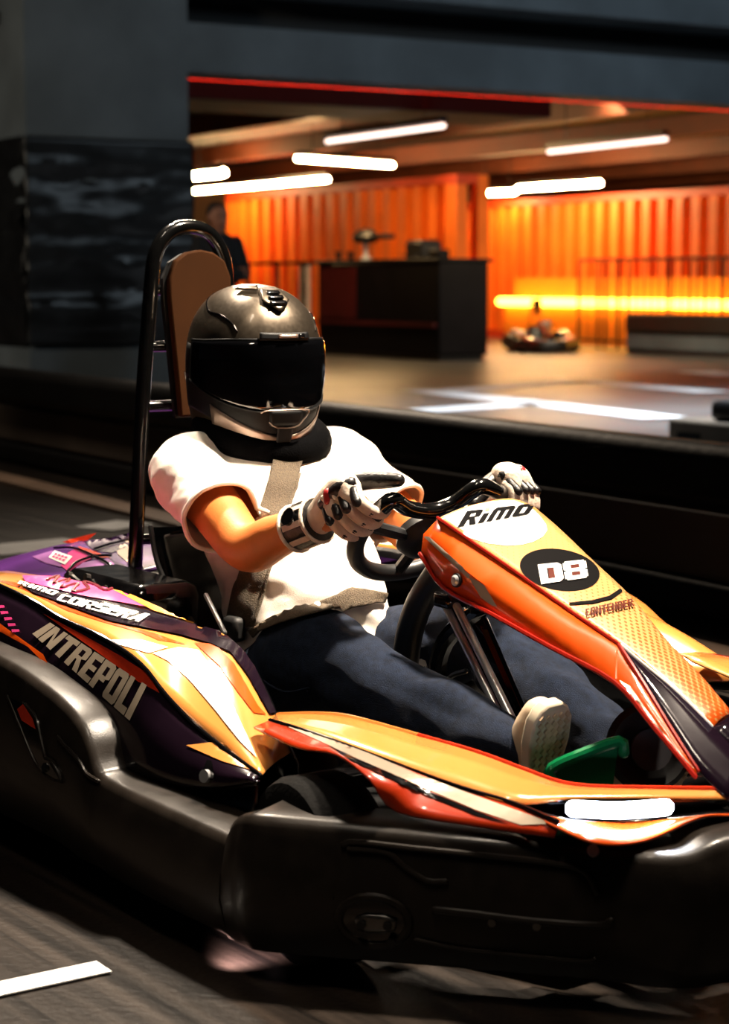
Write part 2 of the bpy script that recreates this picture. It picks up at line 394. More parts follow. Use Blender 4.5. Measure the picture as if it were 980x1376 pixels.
def adopt(root, os):
    for o in os:
        o.parent = root; o.matrix_parent_inverse = Matrix.Translation(-Vector(root.location)) if root.rotation_euler.z == 0 else root.matrix_basis.inverted()
adopt(wr, cl)

# beams over the opening
bz = 3.08
tag(hb('trim_1', pc, .6, 22, bz, 3.55, 'concrete'), 'lower concrete beam spanning the lit opening', kind='structure')
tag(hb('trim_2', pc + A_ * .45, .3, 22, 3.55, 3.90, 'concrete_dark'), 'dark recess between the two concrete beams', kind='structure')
tag(hb('trim_3', pc - A_ * .25 , .8, 22, 3.90, 4.34, 'concrete'), 'upper concrete slab edge above the opening', kind='structure')
rl = empty('balcony_railing', pc + B_ * 3 + ZZ * 4.42); tag(rl, 'thin metal balcony railing on the upper slab edge', 'railing')
rp_ = [hb('rail', pc + B_ * 3, .05, 16, 5.38, 5.43, 'steel'), hb('rail', pc + B_ * 3, .05, 16, 4.40, 4.44, 'steel')]
bal = hb('baluster', pc + B_ * 3, .02, .02, 4.34, 5.4, 'steel'); rp_.append(bal)
for i in range(1, 100):
    c = bal.copy(); COL.objects.link(c); c.location = tuple(B_ * .16 * i); rp_.append(c)
for o in rp_: o.parent = rl; o.matrix_parent_inverse = Matrix.Translation(-Vector(rl.location))

# ceiling of the hall and its joists
ce = hb('ceiling', pc + A_ * .6 - B_ * 10, 30, 45, 3.5, 3.6, 'ceiling_dark'); tag(ce, kind='structure')
for i in range(10):
    hb('joist', pc + A_ * .7 + B_ * (-5 + i * 3.1), 26, .22, 3.2, 3.5, 'joist', ce)
tag(hb('wall_back', G(640, 468) + A_ * 14 - B_ * 20, .3, 70, 0, 3.5, 'beige_wall'), kind='structure')
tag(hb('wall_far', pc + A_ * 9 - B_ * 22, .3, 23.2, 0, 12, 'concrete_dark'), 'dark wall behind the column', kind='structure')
tag(tube('red_light_strip', [pc + A_ * .62 + ZZ * 3.1 + B_ * .05, pc + A_ * .62 + ZZ * 3.1 + B_ * 9], .02, 'red_strip'), 'glowing red light strip behind the lower concrete beam', 'light strip')
dk = hb('ceiling_shade_box', pc + A_ * 1.2, 1.4, 5.2, 2.95, 3.26, 'concrete_dark', bevel=.02); tag(dk, 'dark box standing in for the shaded space behind the beam beside the column', 'shade box')  # dark box added for the shade between beam and first joist

# ceiling tubes
def batten(p, q, m, label, r=.045):
    p, q = np.array(p), np.array(q); c = (p + q) / 2; u = (q - p) / np.linalg.norm(q - p)
    e = empty('tube_lamp', c); tag(e, label, 'lamp', 'ceiling tube lamps')
    os = [tube('tube', [p, q], r, m, n=8)]
    s = np.cross(u, ZZ); V, Fc = boxVF(c + ZZ * .075, (np.linalg.norm(q - p), .1, .06), (u, s, ZZ)); os.append(obj('housing', V, Fc, 'rail_black', smooth=False))
    for k in (-.35, .35):
        pp = c + u * k * np.linalg.norm(q - p); os.append(tube('hanger', [pp + ZZ * .1, pp + ZZ * (3.5 - pp[2])], .008, 'rail_black', n=6))
    adopt(e, os); return e
zt = 2.75
T = lambda x, y, z=zt: P(x, y, Z=z)
batten(T(262, 257), T(440, 241), 'tube_light', 'bright tube lamp nearest the concrete column, above the standing person', .042)
batten(T(400, 213), T(527, 222), 'tube_light', 'bright tube lamp above the left part of the black counter', .036)
batten(T(440, 190), T(596, 169), 'tube_light_dim', 'dim slanting tube lamp above the black counter, highest of the lamps', .028)
batten(T(738, 204), T(895, 187), 'tube_light_dim', 'dim slanting tube lamp at the right, above the black railing', .028)
batten(T(644, 260), T(692, 258), 'tube_light', 'short bright tube lamp beside the container corner', .045)
batten(T(697, 253), T(806, 246), 'tube_light', 'long bright tube lamp above the parked kart', .05)
batten(T(262, 236, 2.9), T(300, 232, 2.9), 'tube_light', 'short glaring tube lamp touching the column edge', .07)

# shipping containers
def corrugated(name, p0, u, L, z0, z1, nrm, m, pitch=.44, dep=.17):
    u = np.array(u); nrm = np.array(nrm); n = int(L / pitch); V = []; Fc = []
    prof = [(0, 0), (.40, 0), (.47, -dep), (.86, -dep), (.93, 0)]; pts = []
    for i in range(n): pts += [((i + a) * pitch, d) for a, d in prof]
    pts.append((n * pitch, 0))
    for s, d in pts:
        q = np.array(p0) + u * s + nrm * d; V += [q + ZZ * z0, q + ZZ * z1]
    Fc = [(2 * i, 2 * i + 2, 2 * i + 3, 2 * i + 1) for i in range(len(pts) - 1)]
    return obj(name, V, Fc, m, smooth=False)
def container(p0, L, z1, label, dep=2.38):
    """near lower corner p0; long side runs along a, away to the left"""
    e = empty('shipping_container', p0); tag(e, label, 'container', 'orange shipping containers')
    p0 = np.array(p0); p0[2] = 0; os = []
    os.append(corrugated('side_panel', p0 + A_ * .18 + B_ * .02, A_, L - .36, .15, z1 - .12, -B_, 'container_orange'))
    os.append(corrugated('end_panel', p0 + B_ * .18 + A_ * .05, B_, dep - .28, .15, z1 - .12, -A_, 'container_orange'))
    for d in (0, L - .18): os.append(hb('corner_post', p0 + A_ * d, .18, .18, 0, z1, 'container_orange'))
    os.append(hb('corner_post', p0 + B_ * (dep - .18), .18, .18, 0, z1, 'container_orange'))
    os.append(hb('top_rail', p0 + A_ * .18, L - .36, .12, z1 - .12, z1, 'container_red')); os.append(hb('bottom_rail', p0 + A_ * .18, L - .36, .14, 0, .16, 'container_red'))
    os.append(hb('top_rail', p0 + B_ * .18, .12, dep - .36, z1 - .12, z1, 'container_red')); os.append(hb('bottom_rail', p0 + B_ * .18, .14, dep - .36, 0, .16, 'container_red'))
    os.append(hb('roof', p0 + A_ * .05 + B_ * .05, L - .1, dep - .08, z1 - .02, z1 + .01, 'container_red'))
    for d in (0, L - .18):
        for z in (0, z1 - .14): os.append(hb('corner_casting', p0 + A_ * (d - .01) - B_ * .01, .2, .2, z, z + .14, 'container_red'))
    adopt(e, os); return e
k1 = G(613, 478)
L1 = along(k1, 306, A_, 0)
container(k1, L1, 2.62, 'orange corrugated shipping container behind the black counter', .55)
k2 = P(645, 380, D=38.); k2[2] = 0
s0 = along(k2, 1120, A_, 0)
L2 = -s0 + 1.0
container(k2 + A_ * s0, L2, 2.62, 'orange corrugated shipping container behind the yellow light strip')
# yellow light line on its ledge
y0 = k2 - B_ * 1.2
ya = along(y0, 672, A_, 0); yb = along(y0, 1040, A_, 0)
led = empty('light_ledge', y0 + A_ * ya); tag(led, 'long glowing yellow light line on an orange ledge', 'light strip')
adopt(led, [tube('light_line', [y0 + A_ * ya + ZZ * .72, y0 + A_ * yb + ZZ * .72], .075, 'yellow_strip', n=8), hb('ledge', y0 + A_ * yb + B_ * .1, ya - yb, .25, 0, .66, 'yellow_panel'), hb('back_panel', y0 + A_ * yb + B_ * .3, ya - yb, .06, .66, 1.15, 'yellow_panel')])

# black railing in front of it
f0 = G(776, 468)
fb = along(f0, 1040, A_, 0)
fe = empty('black_railing', f0); tag(fe, 'black metal railing with upright bars at the right', 'railing')
fo = [hb('top_rail', f0 + A_ * fb, -fb, .05, 1.40, 1.45, 'rail_black'), hb('bottom_rail', f0 + A_ * fb, -fb, .05, .12, .16, 'rail_black')]
for i, px in enumerate([776, 803, 812, 830, 843, 898, 925, 946, 970]):
    fo.append(hb('post' if i in (0, 3, 5) else 'bar', f0 + A_ * along(f0, px, A_, 0), .026 if i in (0, 3, 5) else .02, .03, 0, 1.42, 'rail_black'))
for i in range(26):
    fo.append(hb('bar', f0 + A_ * fb * (i + .5) / 26, .016, .016, .14, 1.42, 'rail_black'))
adopt(fe, fo)
# second low rail by the counter
g0 = G(432, 474); gb = along(g0, 300, A_, 0)
ge = empty('black_railing', g0); tag(ge, 'low black rail between the standing person and the black counter', 'railing')
go = [hb('top_rail', g0, gb, .05, 1.34, 1.39, 'rail_black')] + [hb('post', g0 + A_ * along(g0, px, A_, 0), .05, .05, 0, 1.36, 'rail_black') for px in (304, 333, 372, 408)]
adopt(ge, go)
pp = empty('white_post', G(408, 468)); tag(pp, 'pale square post at the left end of the black counter', 'post')
adopt(pp, [hb('post_body', G(408, 468), .14, .14, 0, 1.34, 'paint_white', bevel=.01), hb('base_plate', G(408, 468) - A_ * .04 - B_ * .04, .22, .22, 0, .02, 'steel'), hb('cap', G(408, 468) - A_ * .01 - B_ * .01, .16, .16, 1.34, 1.37, 'steel')])
# dark low barrier blocks
l0 = G(838, 474); lb_ = along(l0, 1040, A_, 0)
le = empty('low_barrier', l0); tag(le, 'low black barrier with a grey lower board in front of the railing', 'barrier')
adopt(le, [hb('top_pad', l0 + A_ * lb_, -lb_, .4, .30, .60, 'barrier_black', bevel=.05), hb('lower_board', l0 + A_ * lb_ + B_ * .05, -lb_, .3, .06, .30, 'concrete', bevel=.02), hb('foot', l0 + A_ * lb_ + B_ * .1, -lb_, .2, 0, .06, 'barrier_black')])
wb = empty('barrier_block', G(897, 604)); w0 = G(897, 604)
tag(wb, 'cream block topped with a black pad at the right edge', 'block')
adopt(wb, [hb('block_body', w0, -2.2, .55, 0, .20, 'block_cream', bevel=.02), hb('slot', w0 - A_ * .10 - B_ * .006, -.22, .02, .06, .12, 'satin_black'), hb('top_pad', w0 - A_ * .30 + B_ * .08, -1.9, .42, .20, .33, 'barrier_black', bevel=.04)])

# counter with the things that stand on it
c0 = G(590, 486)
cw = along(c0, 428, A_, 0)
ct = empty('black_counter', c0); tag(ct, 'tall black reception counter in front of the orange container', 'counter')
adopt(ct, [hb('body', c0, cw, .8, .08, 1.34, 'counter_black', bevel=.02), hb('plinth', c0 + A_ * .03 + B_ * .03, cw - .06, .7, 0, .08, 'satin_black'), hb('top', c0 - A_ * .03 - B_ * .03, cw + .06, .9, 1.34, 1.39, 'counter_black', bevel=.01),
           hb('red_panel', c0 + A_ * cw * .66 - B_ * .012, cw * .33, .02, .55, 1.28, 'counter_red'), hb('ledge', c0 + A_ * .05 - B_ * .06, cw - .1, .08, .46, .52, 'counter_red')])
ztop = 1.39
def on_counter(px, dep=.35):
    s = along(c0, px, A_, 0); return c0 + A_ * s + B_ * dep
def prop(name, label, cat, os):
    e = empty(name, os[0][0]); tag(e, label, cat); adopt(e, [o for _, o in os]); return e
q = on_counter(527); prop('printer', 'largest black box on the counter top, a printer', 'printer', [(q + ZZ * ztop, hb('body', q - A_ * .2, .42, .35, ztop, ztop + .24, 'satin_black', bevel=.02)), (q, hb('paper_tray', q - A_ * .15 - B_ * .06, .32, .08, ztop + .04, ztop + .07, 'satin_black')), (q, hb('lid', q - A_ * .18 + B_ * .02, .38, .3, ztop + .24, ztop + .27, 'satin_black', bevel=.01))])
q = on_counter(553); prop('card_reader', 'small black box right of the printer on the counter', 'box', [(q + ZZ * ztop, hb('body', q - A_ * .12, .26, .2, ztop, ztop + .13, 'counter_black', bevel=.02)), (q, hb('screen', q - A_ * .1 - B_ * .004, .2, .01, ztop + .05, ztop + .11, 'gloss_black'))])
q = on_counter(468, .3); prop('helmet_stand', 'dark helmet display on a pale stand on the counter', 'stand', [(q + ZZ * ztop, disc('stand_foot', q + ZZ * (ztop + .02), ZZ, .08, .04, 'paint_white')), (q, disc('stand_pole', q + ZZ * (ztop + .14), ZZ, .05, .22, 'paint_white', prof=[(.06, -.12), (.035, -.06), (.035, .05), (.07, .12)])),
     (q, disc('display_shell', q + ZZ * (ztop + .33), ZZ, .2, .2, 'satin_black', prof=[(.02, -.08), (.17, -.08), (.2, 0), (.16, .07), (.07, .12), (.01, .13)])), (q, hb('display_peak', q - A_ * .5, .46, .2, ztop + .3, ztop + .37, 'satin_black', bevel=.02))])
for i, (px, h_) in enumerate([(436, .13), (452, .12)]):
    q = on_counter(px, .25); prop('cup', ['leftmost small black cup on the counter', 'small black cup next to the pale display stand'][i], 'cup', [(q + ZZ * ztop, disc('cup_body', q + ZZ * (ztop + h_ / 2), ZZ, .05, h_, 'satin_black', prof=[(.035, -h_ / 2), (.05, h_ / 2 - .02)])), (q, disc('lid', q + ZZ * (ztop + h_ - .01), ZZ, .054, .03, 'satin_black'))])

# track barrier behind the kart
t0 = -14.; tl = 40.
bp_ = bl0 - A_ * 18
te = empty('track_barrier', bl0); tag(te, 'long black crash barrier with a grey lower board behind the kart', 'barrier')
adopt(te, [hb('top_pad', bp_, tl, .17, .35, .56, 'barrier_black', bevel=.05), hb('grey_board', bp_ + B_ * .04, tl, .1, .13, .35, 'barrier_grey', bevel=.02), hb('base_rail', bp_ + B_ * .03, tl, .2, 0, .13, 'barrier_black', bevel=.03)])
kb = hb('trim_4', bp_ - B_ * .42, tl, .16, .003, .02, 'kerb'); tag(kb, 'narrow brownish kerb strip on the floor along the barrier', kind='structure')

# painted lines
def line(p, q, w, label, z=.009):
    p, q = np.array(p, float), np.array(q, float); p[2] = q[2] = 0; u = (q - p) / np.linalg.norm(q - p); s = np.cross(ZZ, u) * w / 2
    o = plate('floor_line', [p - s + ZZ * z, q - s + ZZ * z, q + s + ZZ * z, p + s + ZZ * z], ZZ * .002, 'paint_white'); return tag(o, label, 'floor line', 'painted floor lines')
line(G(560, 525), G(893, 563), .42, 'longest white floor line beyond the barrier, nearest to it')
line(G(555, 554), G(722, 543), .4, 'short white floor line branching off left, beyond the barrier')
line(G(600, 526), G(780, 513), .42, 'white floor line meeting another in a corner below the parked kart')
line(G(780, 513), G(960, 528), .42, 'white floor line running right towards the cream block')
line(G(935, 500), G(990, 506), .5, 'short white floor line at the far right edge')
line(G(650, 573), G(815, 596), .24, 'bright strip on the floor just behind the barrier top')  # pale strip along the far side of the barrier
line(G(-20, 742), G(110, 730), .3, 'pale floor line behind the purple rear cover', .004)
line(G(125, 712), G(182, 703), .22, 'short pale floor line left of the roll hoop', .004)
line(G(-60, 1345), G(140, 1302), .055, 'bright white floor line in the lower left corner', .003)

# ================================================================== the kart (x forward, y to the driver's left)
K = empty('racing_kart', (0, 0, 0)); tag(K, 'orange, gold and violet go-kart driven past in the foreground', 'kart')
def bumper_ring(p, inn, zt, zb=.05, th=.10):
    p = np.array([p[0], p[1], 0.]); i = np.array([inn[0], inn[1], 0.]); i /= np.linalg.norm(i)
    h = zt - zb
    prof = [(.105, zt - .006), (.092, zt + .002), (.016, zt), (.006, zt - .004), (.0, zt - .016), (-.012, zb + .62 * h), (-.014, zb + .4 * h), (-.004, zb + .14 * h), (.012, zb), (.06, zb), (.09, zb + .02), (.10, zt - .05)]
    return [p + i * d + ZZ * z for d, z in prof]
def bumper(name, path, k, m='bumper_black'):
    pts = cr([np.array(q, float) for q in path], k); R = []
    for j, q in enumerate(pts):
        t = pts[min(j + 1, len(pts) - 1)] - pts[max(j - 1, 0)]; n = np.array([-t[1], t[0]]); R.append(bumper_ring(q, n, q[2], q[3]))
    return loft(name, R, m, K, autos=50)
# path points x, y, top z, bottom z; side bumper back to front, then the wrap-round nose
side_path = [(-.42, -.66, .37, .07), (-.05, -.69, .385, .07), (.28, -.69, .372, .07), (.47, -.69, .345, .07), (.565, -.69, .318, .06), (.61, -.69, .285, .06), (.64, -.69, .242, .06), (.68, -.69, .226, .055), (.85, -.695, .224, .055), (1.06, -.69, .218, .055)]
sb = bumper('side_bumper', side_path, 5)
nose_half = [(1.045, -.688, .19, .05), (1.06, -.688, .232, .05), (1.085, -.686, .256, .05), (1.13, -.678, .264, .05), (1.22, -.605, .262, .05), (1.32, -.52, .258, .05), (1.42, -.435, .254, .05), (1.52, -.352, .250, .05), (1.585, -.31, .250, .05), (1.625, -.27, .252, .05), (1.645, -.21, .268, .05), (1.66, -.10, .275, .05)]
nose_path = nose_half + [(1.662, 0, .276, .05)] + [(x, -y, z, b_) for x, y, z, b_ in nose_half[::-1]]
nb = bumper('front_bumper', nose_path, 5)
mirror(sb)
rb = bumper('rear_bumper', [(-.82, .55, .30, .07), (-.9, .4, .30, .07), (-.93, 0, .30, .07), (-.9, -.4, .30, .07), (-.82, -.55, .30, .07), (-.6, -.66, .31, .07), (-.43, -.68, .31, .07)], 4)
Bn, Bs = bvh(nb), bvh(sb)
def rib(name, pix, B, parent, r, m='bumper_black', k=3, off=.002):
    pts = [onto(B, x, y, off) for x, y in pix]; return tube(name, [p for p in pts if p is not None], r, m, parent, n=8, k=k)
rib('moulded_rib', [(462, 1134), (480, 1131), (560, 1140), (680, 1152), (760, 1162), (790, 1175), (803, 1200)], Bn, nb, .0045)
rib('moulded_rib', [(470, 1140), (520, 1145), (545, 1165), (575, 1183), (600, 1184)], Bn, nb, .004)
rib('moulded_rib', [(585, 1222), (640, 1228), (720, 1238), (805, 1243), (822, 1236)], Bn, nb, .0055)
rib('moulded_rib', [(560, 1262), (620, 1275), (700, 1283), (780, 1291), (800, 1288)], Bn, nb, .004)
ov = [onto(Bn, 503 + 47 * math.cos(t), 1237 + 32 * math.sin(t) + 4 * math.cos(t), .002) for t in np.arange(28) * 2 * math.pi / 28]
tube('socket_ring', ov, .007, 'bumper_black', nb, closed=True, n=8)
decal('socket', [[(503 + 45 * math.cos(t), 1237 + 30 * math.sin(t)) for t in np.arange(28) * 2 * math.pi / 28]], Bn, 'gloss_black', nb, .0025)
decal('socket_bracket', [[(478, 1232), (492, 1226), (520, 1228), (534, 1234), (532, 1248), (518, 1251), (494, 1250), (482, 1246)]], Bn, 'steel', nb, .006, solid=.004)
for px, py in ((488, 1238), (523, 1240), (528, 1262)):
    p = onto(Bn, px, py, .010); disc('bolt', p, p - onto(Bn, px, py, .0), .007, .006, 'satin_black', nb, 10)
for px, py in ((662, 1239), (722, 1244)):
    p = onto(Bn, px, py, .004); disc('bolt', p, p - onto(Bn, px, py, .0), .006, .006, 'steel', nb, 10)
p = onto(Bn, 798, 1144, .002); disc('seam_clip', p, p - onto(Bn, 798, 1144, 0), .009, .012, 'chrome', nb, 12)
# openings and edges in the side bumper
decal('vent', [[(12, 935), (35, 946), (50, 980), (66, 1020), (84, 1050), (60, 1040), (46, 1010), (30, 975)]], Bs, 'gloss_black', sb, .004)
decal('vent_glimpse', [[(27, 953), (35, 946), (48, 966), (52, 980), (33, 968)]], Bs, 'red_orange', sb, .006)
rib('vent_edge', [(12, 935), (30, 978), (46, 1018), (60, 1038), (84, 1050), (72, 1024), (62, 1018)], Bs, sb, .004, k=2)
rib('vent_edge', [(34, 945), (50, 965), (55, 985), (62, 1018)], Bs, sb, .004)
rib('moulded_rib', [(80, 990), (95, 1008), (108, 1022), (118, 1040), (133, 1050)], Bs, sb, .004)
p = onto(Bs, 64, 1031, .004); disc('bolt', p, (0, -1, .3), .008, .008, 'steel', sb, 10)

# floor pan and frame tubes
plate('floor_pan', [(-.35, -.36, .06), (1.15, -.40, .06), (1.42, -.30, .06), (1.42, .30, .06), (1.15, .40, .06), (-.35, .36, .06)], (0, 0, .006), 'satin_black', K)
plate('floor_reflection_plate', PY([(692, 1292, -.38), (790, 1298, -.34), (770, 1308, -.34), (700, 1308, -.38)]), (0, .05, 0), 'kerb', K)  # plate added for the brown floor reflection below the bumper
for s in (-1, 1):
    tube('frame_rail', [(-.5, .30 * s, .1), (.2, .34 * s, .1), (.9, .34 * s, .1), (1.2, .24 * s, .1), (1.5, .2 * s, .12)], .016, 'tube_black', K, k=3)
    tube('side_rail', [(.15, .36 * s, .11), (.2, .60 * s, .13), (.8, .62 * s, .13), (.88, .36 * s, .11)], .013, 'tube_black', K, k=3)
tube('rear_axle', [(0, -.62, .14), (0, .62, .14)], .02, 'steel', K)
tube('front_axle', [(1.08, -.5, .15), (1.08, .5, .15)], .016, 'tube_black', K)
def wheel(x, y, r, w, rz=0):
    ax = (-math.sin(rz), math.cos(rz), 0); s = 1 if y > 0 else -1
    t = disc('tyre', (x, y, r), ax, r, w, 'rubber', K, 32, prof=[(r * .52, -w * .46), (r * .78, -w * .52), (r * .94, -w * .46), (r, -w * .32), (r, w * .32), (r * .94, w * .46), (r * .78, w * .52), (r * .52, w * .46), (r * .52, -w * .46)])
    disc('rim', (x, y, r), ax, r * .5, w * .8, 'satin_black', t, 24, prof=[(.02, -w * .2), (r * .4, -w * .3), (r * .53, -w * .47), (r * .53, w * .47), (r * .4, w * .3), (.02, w * .2)])
    disc('hub', (x, y + s * w * .35, r), ax, .025, .03, 'steel', t, 12)
wheel(1.1, -.54, .15, .12, -.12); wheel(1.1, .54, .15, .12, -.12); wheel(0, -.55, .145, .18); wheel(0, .55, .145, .18)

# ---- nose panel
gl_ = [(590, 697, -.11), (640, 732, -.099), (695, 770, -.087), (765, 820, -.070), (835, 868, -.052), (900, 922, -.042), (958, 978, -.034)]
gr_ = [(716, 682, .11), (748, 708, .10), (790, 748, .088), (848, 803, .070), (893, 858, .052), (940, 907, .040), (985, 960, .030)]
GLp, GRp = PY(gl_), PY(gr_)
rear = PY([(590, 697, -.11), (620, 684, -.055), (655, 675, 0), (688, 671, .055), (716, 681, .11)])
cols_ = [[l_ * (1 - t) + r_ * t + np.array([0, 0, .006 * (1 - (2 * t - 1) ** 2)]) for l_, r_ in zip(GLp, GRp)] for t in (0, .25, .5, .75, 1)]
for c_, r_ in zip(cols_, rear): c_[0] = r_
GMp = cols_[2]
npn = sheet('nose_panel', cols_, 'gold_dots', K, ku=4, kv=3)
Bp = bvh(npn)
tipL = PY([(985, 1004, -.028), (1040, 1060, -.02)]); tipR = PY([(1012, 990, .024), (1058, 1050, .018)])
sheet('nose_tip', [[GLp[6]] + tipL, [GRp[6]] + tipR], 'violet_black', npn, ku=3)
O_ = [(834, 867, -.053), (850, 892, -.068), (875, 932, -.082), (905, 982, -.093), (940, 1036, -.10), (985, 1080, -.09)]
Gx = PY([(835, 868, -.052), (868, 896, -.047), (900, 922, -.042), (930, 950, -.038), (958, 978, -.034), (1010, 1030, -.024)])
Op = PY(O_)
ch = sheet('dark_chamfer', [Op, Gx], 'violet_black', npn, ku=3, kv=3)
U_ = GLp[:5] + [Op[2], Op[4]]
M_ = PY([(570, 718, -.128), (610, 752, -.130), (658, 790, -.127), (742, 836, -.105), (831, 876, -.064), (866, 936, -.094), (935, 1037, -.106)])
L_ = PY([(567, 744, -.135), (598, 789, -.135), (660, 823, -.135), (742, 869, -.125), (828, 916, -.115), (880, 975, -.112), (937, 1043, -.112)])
sp = sheet('side_panel', [U_, M_, L_], 'orange', npn, ku=4)
def flipY(o, dy=0): c = mirror(o); return c
GRt = GRp + tipR
sheet('side_panel', [GRt, [p + np.array([0, .006, -.03]) for p in GRt], [p + np.array([0, -.004, -.075]) for p in GRt]], 'orange', npn, ku=4)
Bsp = bvh(sp)
tube('edge_piping', [p + np.array([0, -.003, .002]) for p in GLp[:5]], .003, 'red_line', npn, k=4, n=6)
tube('edge_piping', [p + np.array([0, -.004, 0]) for p in L_], .004, 'red_line', npn, k=4, n=6)
tube('edge_piping', [p + np.array([0, -.003, .001]) for p in Op[:5]], .0035, 'red_line', npn, k=4, n=6)
tube('edge_line', [p + np.array([0, -.001, .003]) for p in Gx[:5]], .002, 'white_print', npn, k=4, n=6)
tube('crease_line', [onto(Bsp, 829, 876, .002), onto(Bsp, 828, 914, .002)], .002, 'orange', npn, n=6)
# backing under the panel so that it has a solid rear edge
loft('rear_edge', [[GLp[0] + d for d in (np.zeros(3), np.array([.02, 0, -.03]))], [GMp[0] + d for d in (np.zeros(3), np.array([.02, 0, -.03]))], [GRp[0] + d for d in (np.zeros(3), np.array([.02, 0, -.03]))]], 'satin_black', npn, closed=False, solid=.004)
decal('badge_ground', [[(593, 699), (612, 690), (635, 681), (662, 675), (690, 674), (711, 682), (724, 694), (733, 706), (735, 714), (729, 723), (716, 730), (700, 734), (680, 735), (655, 732), (632, 725), (614, 715)]], Bp, 'white_print', npn, .003)
arc = [(614, 716), (632, 726), (655, 733), (680, 736), (700, 735), (716, 731), (730, 724), (736, 714), (733, 705)]
tube('badge_outline', [onto(Bp, x, y, .004) for x, y in arc], .0016, 'red_line', npn, k=3, n=6)
lettering('badge_lettering', 'RiMO', [(620, 710), (715, 692), (713, 679), (622, 690)], Bp, 'black_print', npn, .0045, shear=.12)
decal('badge_dot', [[(651, 689), (657, 688), (658, 684), (652, 685)]], Bp, 'lime_print', npn, .0045)
decal('number_disc', [[(752 + 53.5 * math.cos(t) + 2 * math.sin(t), 767.5 + 28 * math.sin(t) + 10 * math.cos(t) * .55) for t in np.arange(40) * 2 * math.pi / 40]], Bp, 'black_print', npn, .003)
NQ = [(727, 788), (790, 779), (786, 755), (722, 762)]
decal('number_core', [[quadmap(uv, [(738, 783), (752, 781), (750, 764), (736, 766)]) for uv in rc(0, 0, 1, 1)], [quadmap(uv, [(766, 778), (782, 776), (779, 758), (763, 760)]) for uv in rc(0, 0, 1, 1)]], Bp, 'brown_print', npn, .0042)
lettering('number', 'D8', NQ, Bp, 'white_print', npn, .005, gap=.06)
decal('stripe', [[(764, 812), (795, 809), (818, 803), (833, 793), (836, 797), (822, 807), (797, 813), (766, 815)]], Bp, 'black_print', npn, .004)
lettering('word', 'CONTENDER', [(788, 832), (851, 818), (848, 808), (786, 822)], Bp, 'brown_print', npn, .006, gap=.14)
decal('side_stripe', [[(571, 721), (578, 722), (634, 773), (632, 778)], [(632, 775), (642, 780), (653, 787), (670, 816), (663, 814), (648, 803)]], Bsp, 'silver_print', npn, .0035)
decal('side_stripe', [[(832, 916), (846, 924), (890, 985), (931, 1034), (926, 1034), (880, 980)]], Bsp, 'silver_print', npn, .0035)
p = onto(Bsp, 617, 780, .006); ax = p - onto(Bsp, 617, 780, 0)
disc('screw_washer', p, ax, .0125, .004, 'satin_black', npn, 20); disc('screw', p + ax * .5, ax, .0095, .006, 'chrome', npn, 16, prof=[(.001, -.003), (.0095, -.003), (.0095, .001), (.006, .004), (.001, .0045)])

# ---- front fairing, right then mirrored
I_ = [(372, 962, -.46), (425, 961, -.43), (472, 966, -.40), (560, 990, -.37), (640, 1013, -.34), (705, 1037, -.32), (770, 1057, -.28), (880, 1061, -.18), (985, 1062, -.07)]
Kk = [(364, 969, -.50), (420, 986, -.50), (480, 1008, -.49), (560, 1038, -.46), (622, 1060, -.43), (690, 1080, -.40), (765, 1074, -.32), (882, 1073, -.20), (985, 1075, -.08)]
Ip, Kp = PY(I_), PY(Kk)
ff = sheet('front_fairing', [Ip, Kp], 'pod_gold', K, ku=4, kv=3)
Ks = Kp[:6] + PY([(752, 1106, -.39)])
Bb = PY([(341, 978, -.535), (400, 1005, -.555), (452, 1014, -.565), (497, 1048, -.56), (532, 1090, -.53), (640, 1110, -.46), (745, 1126, -.40)])
fs = sheet('fairing_side', [Ks, Bb], 'deep_orange', ff, ku=4, kv=3)
Bfs, Bff = bvh(fs), bvh(ff)
tube('fairing_edge', [p + np.array([0, -.002, .002]) for p in Ks], .0035, 'gloss_black', ff, k=4, n=6)
decal('fairing_stripe', [[(388, 979), (400, 978), (470, 1004), (560, 1042), (640, 1071), (745, 1108), (700, 1110), (640, 1090), (560, 1056), (480, 1022), (430, 998)]], Bfs, 'silver_print', ff, .003)
decal('fairing_stripe', [[(441, 1004), (480, 1023), (560, 1058), (640, 1092), (690, 1110), (640, 1098), (540, 1056), (470, 1024)]], Bfs, 'gloss_black', ff, .0034)
rimI = [p + np.array([0, .003, .002]) for p in Ip]
tube('fairing_rim', rimI[3:], .004, 'red_orange', ff, k=4, n=6)
tube('fairing_rim', rimI[:4], .004, 'pod_gold', ff, k=4, n=6)
LB = PY([(700, 1082, -.39), (765, 1100, -.35), (840, 1102, -.27), (905, 1098, -.205), (985, 1090, -.12)])
LF = PY([(735, 1106, -.40), (800, 1133, -.385), (868, 1130, -.30), (942, 1098, -.20), (990, 1096, -.14)])
LB = [p + np.array([0, 0, -.004]) for p in LB]
fl_ = sheet('lower_lip', [LB, LF], 'orange', ff, ku=4, kv=2)
SB = [p + np.array([-.055, .035, -.01]) for p in LB]
sheet('lamp_recess', [SB, LB], 'gloss_black', ff, ku=3); sheet('lamp_recess', [SB, [Kp[5], Kp[6], Kp[6] * .5 + Kp[7] * .5, Kp[7], Kp[8]]], 'gloss_black', ff, ku=3)
h0, h1 = P(770, 1086, Y=-.33), P(893, 1084, Y=-.215)
hl = tube('headlight', [h0, (h0 + h1) / 2 + np.array([.01, -.01, 0]), h1], .013, 'satin_black', K, k=3, n=12)
hw = tube('headlight_led', [h0 + np.array([.008, -.006, .002]), (h0 + h1) / 2 + np.array([.018, -.016, .002]), h1 + np.array([.008, -.006, .002])], .0125, 'led_white', hl, k=3, n=12)
for o in (ff, fs, fl_, hl): pass
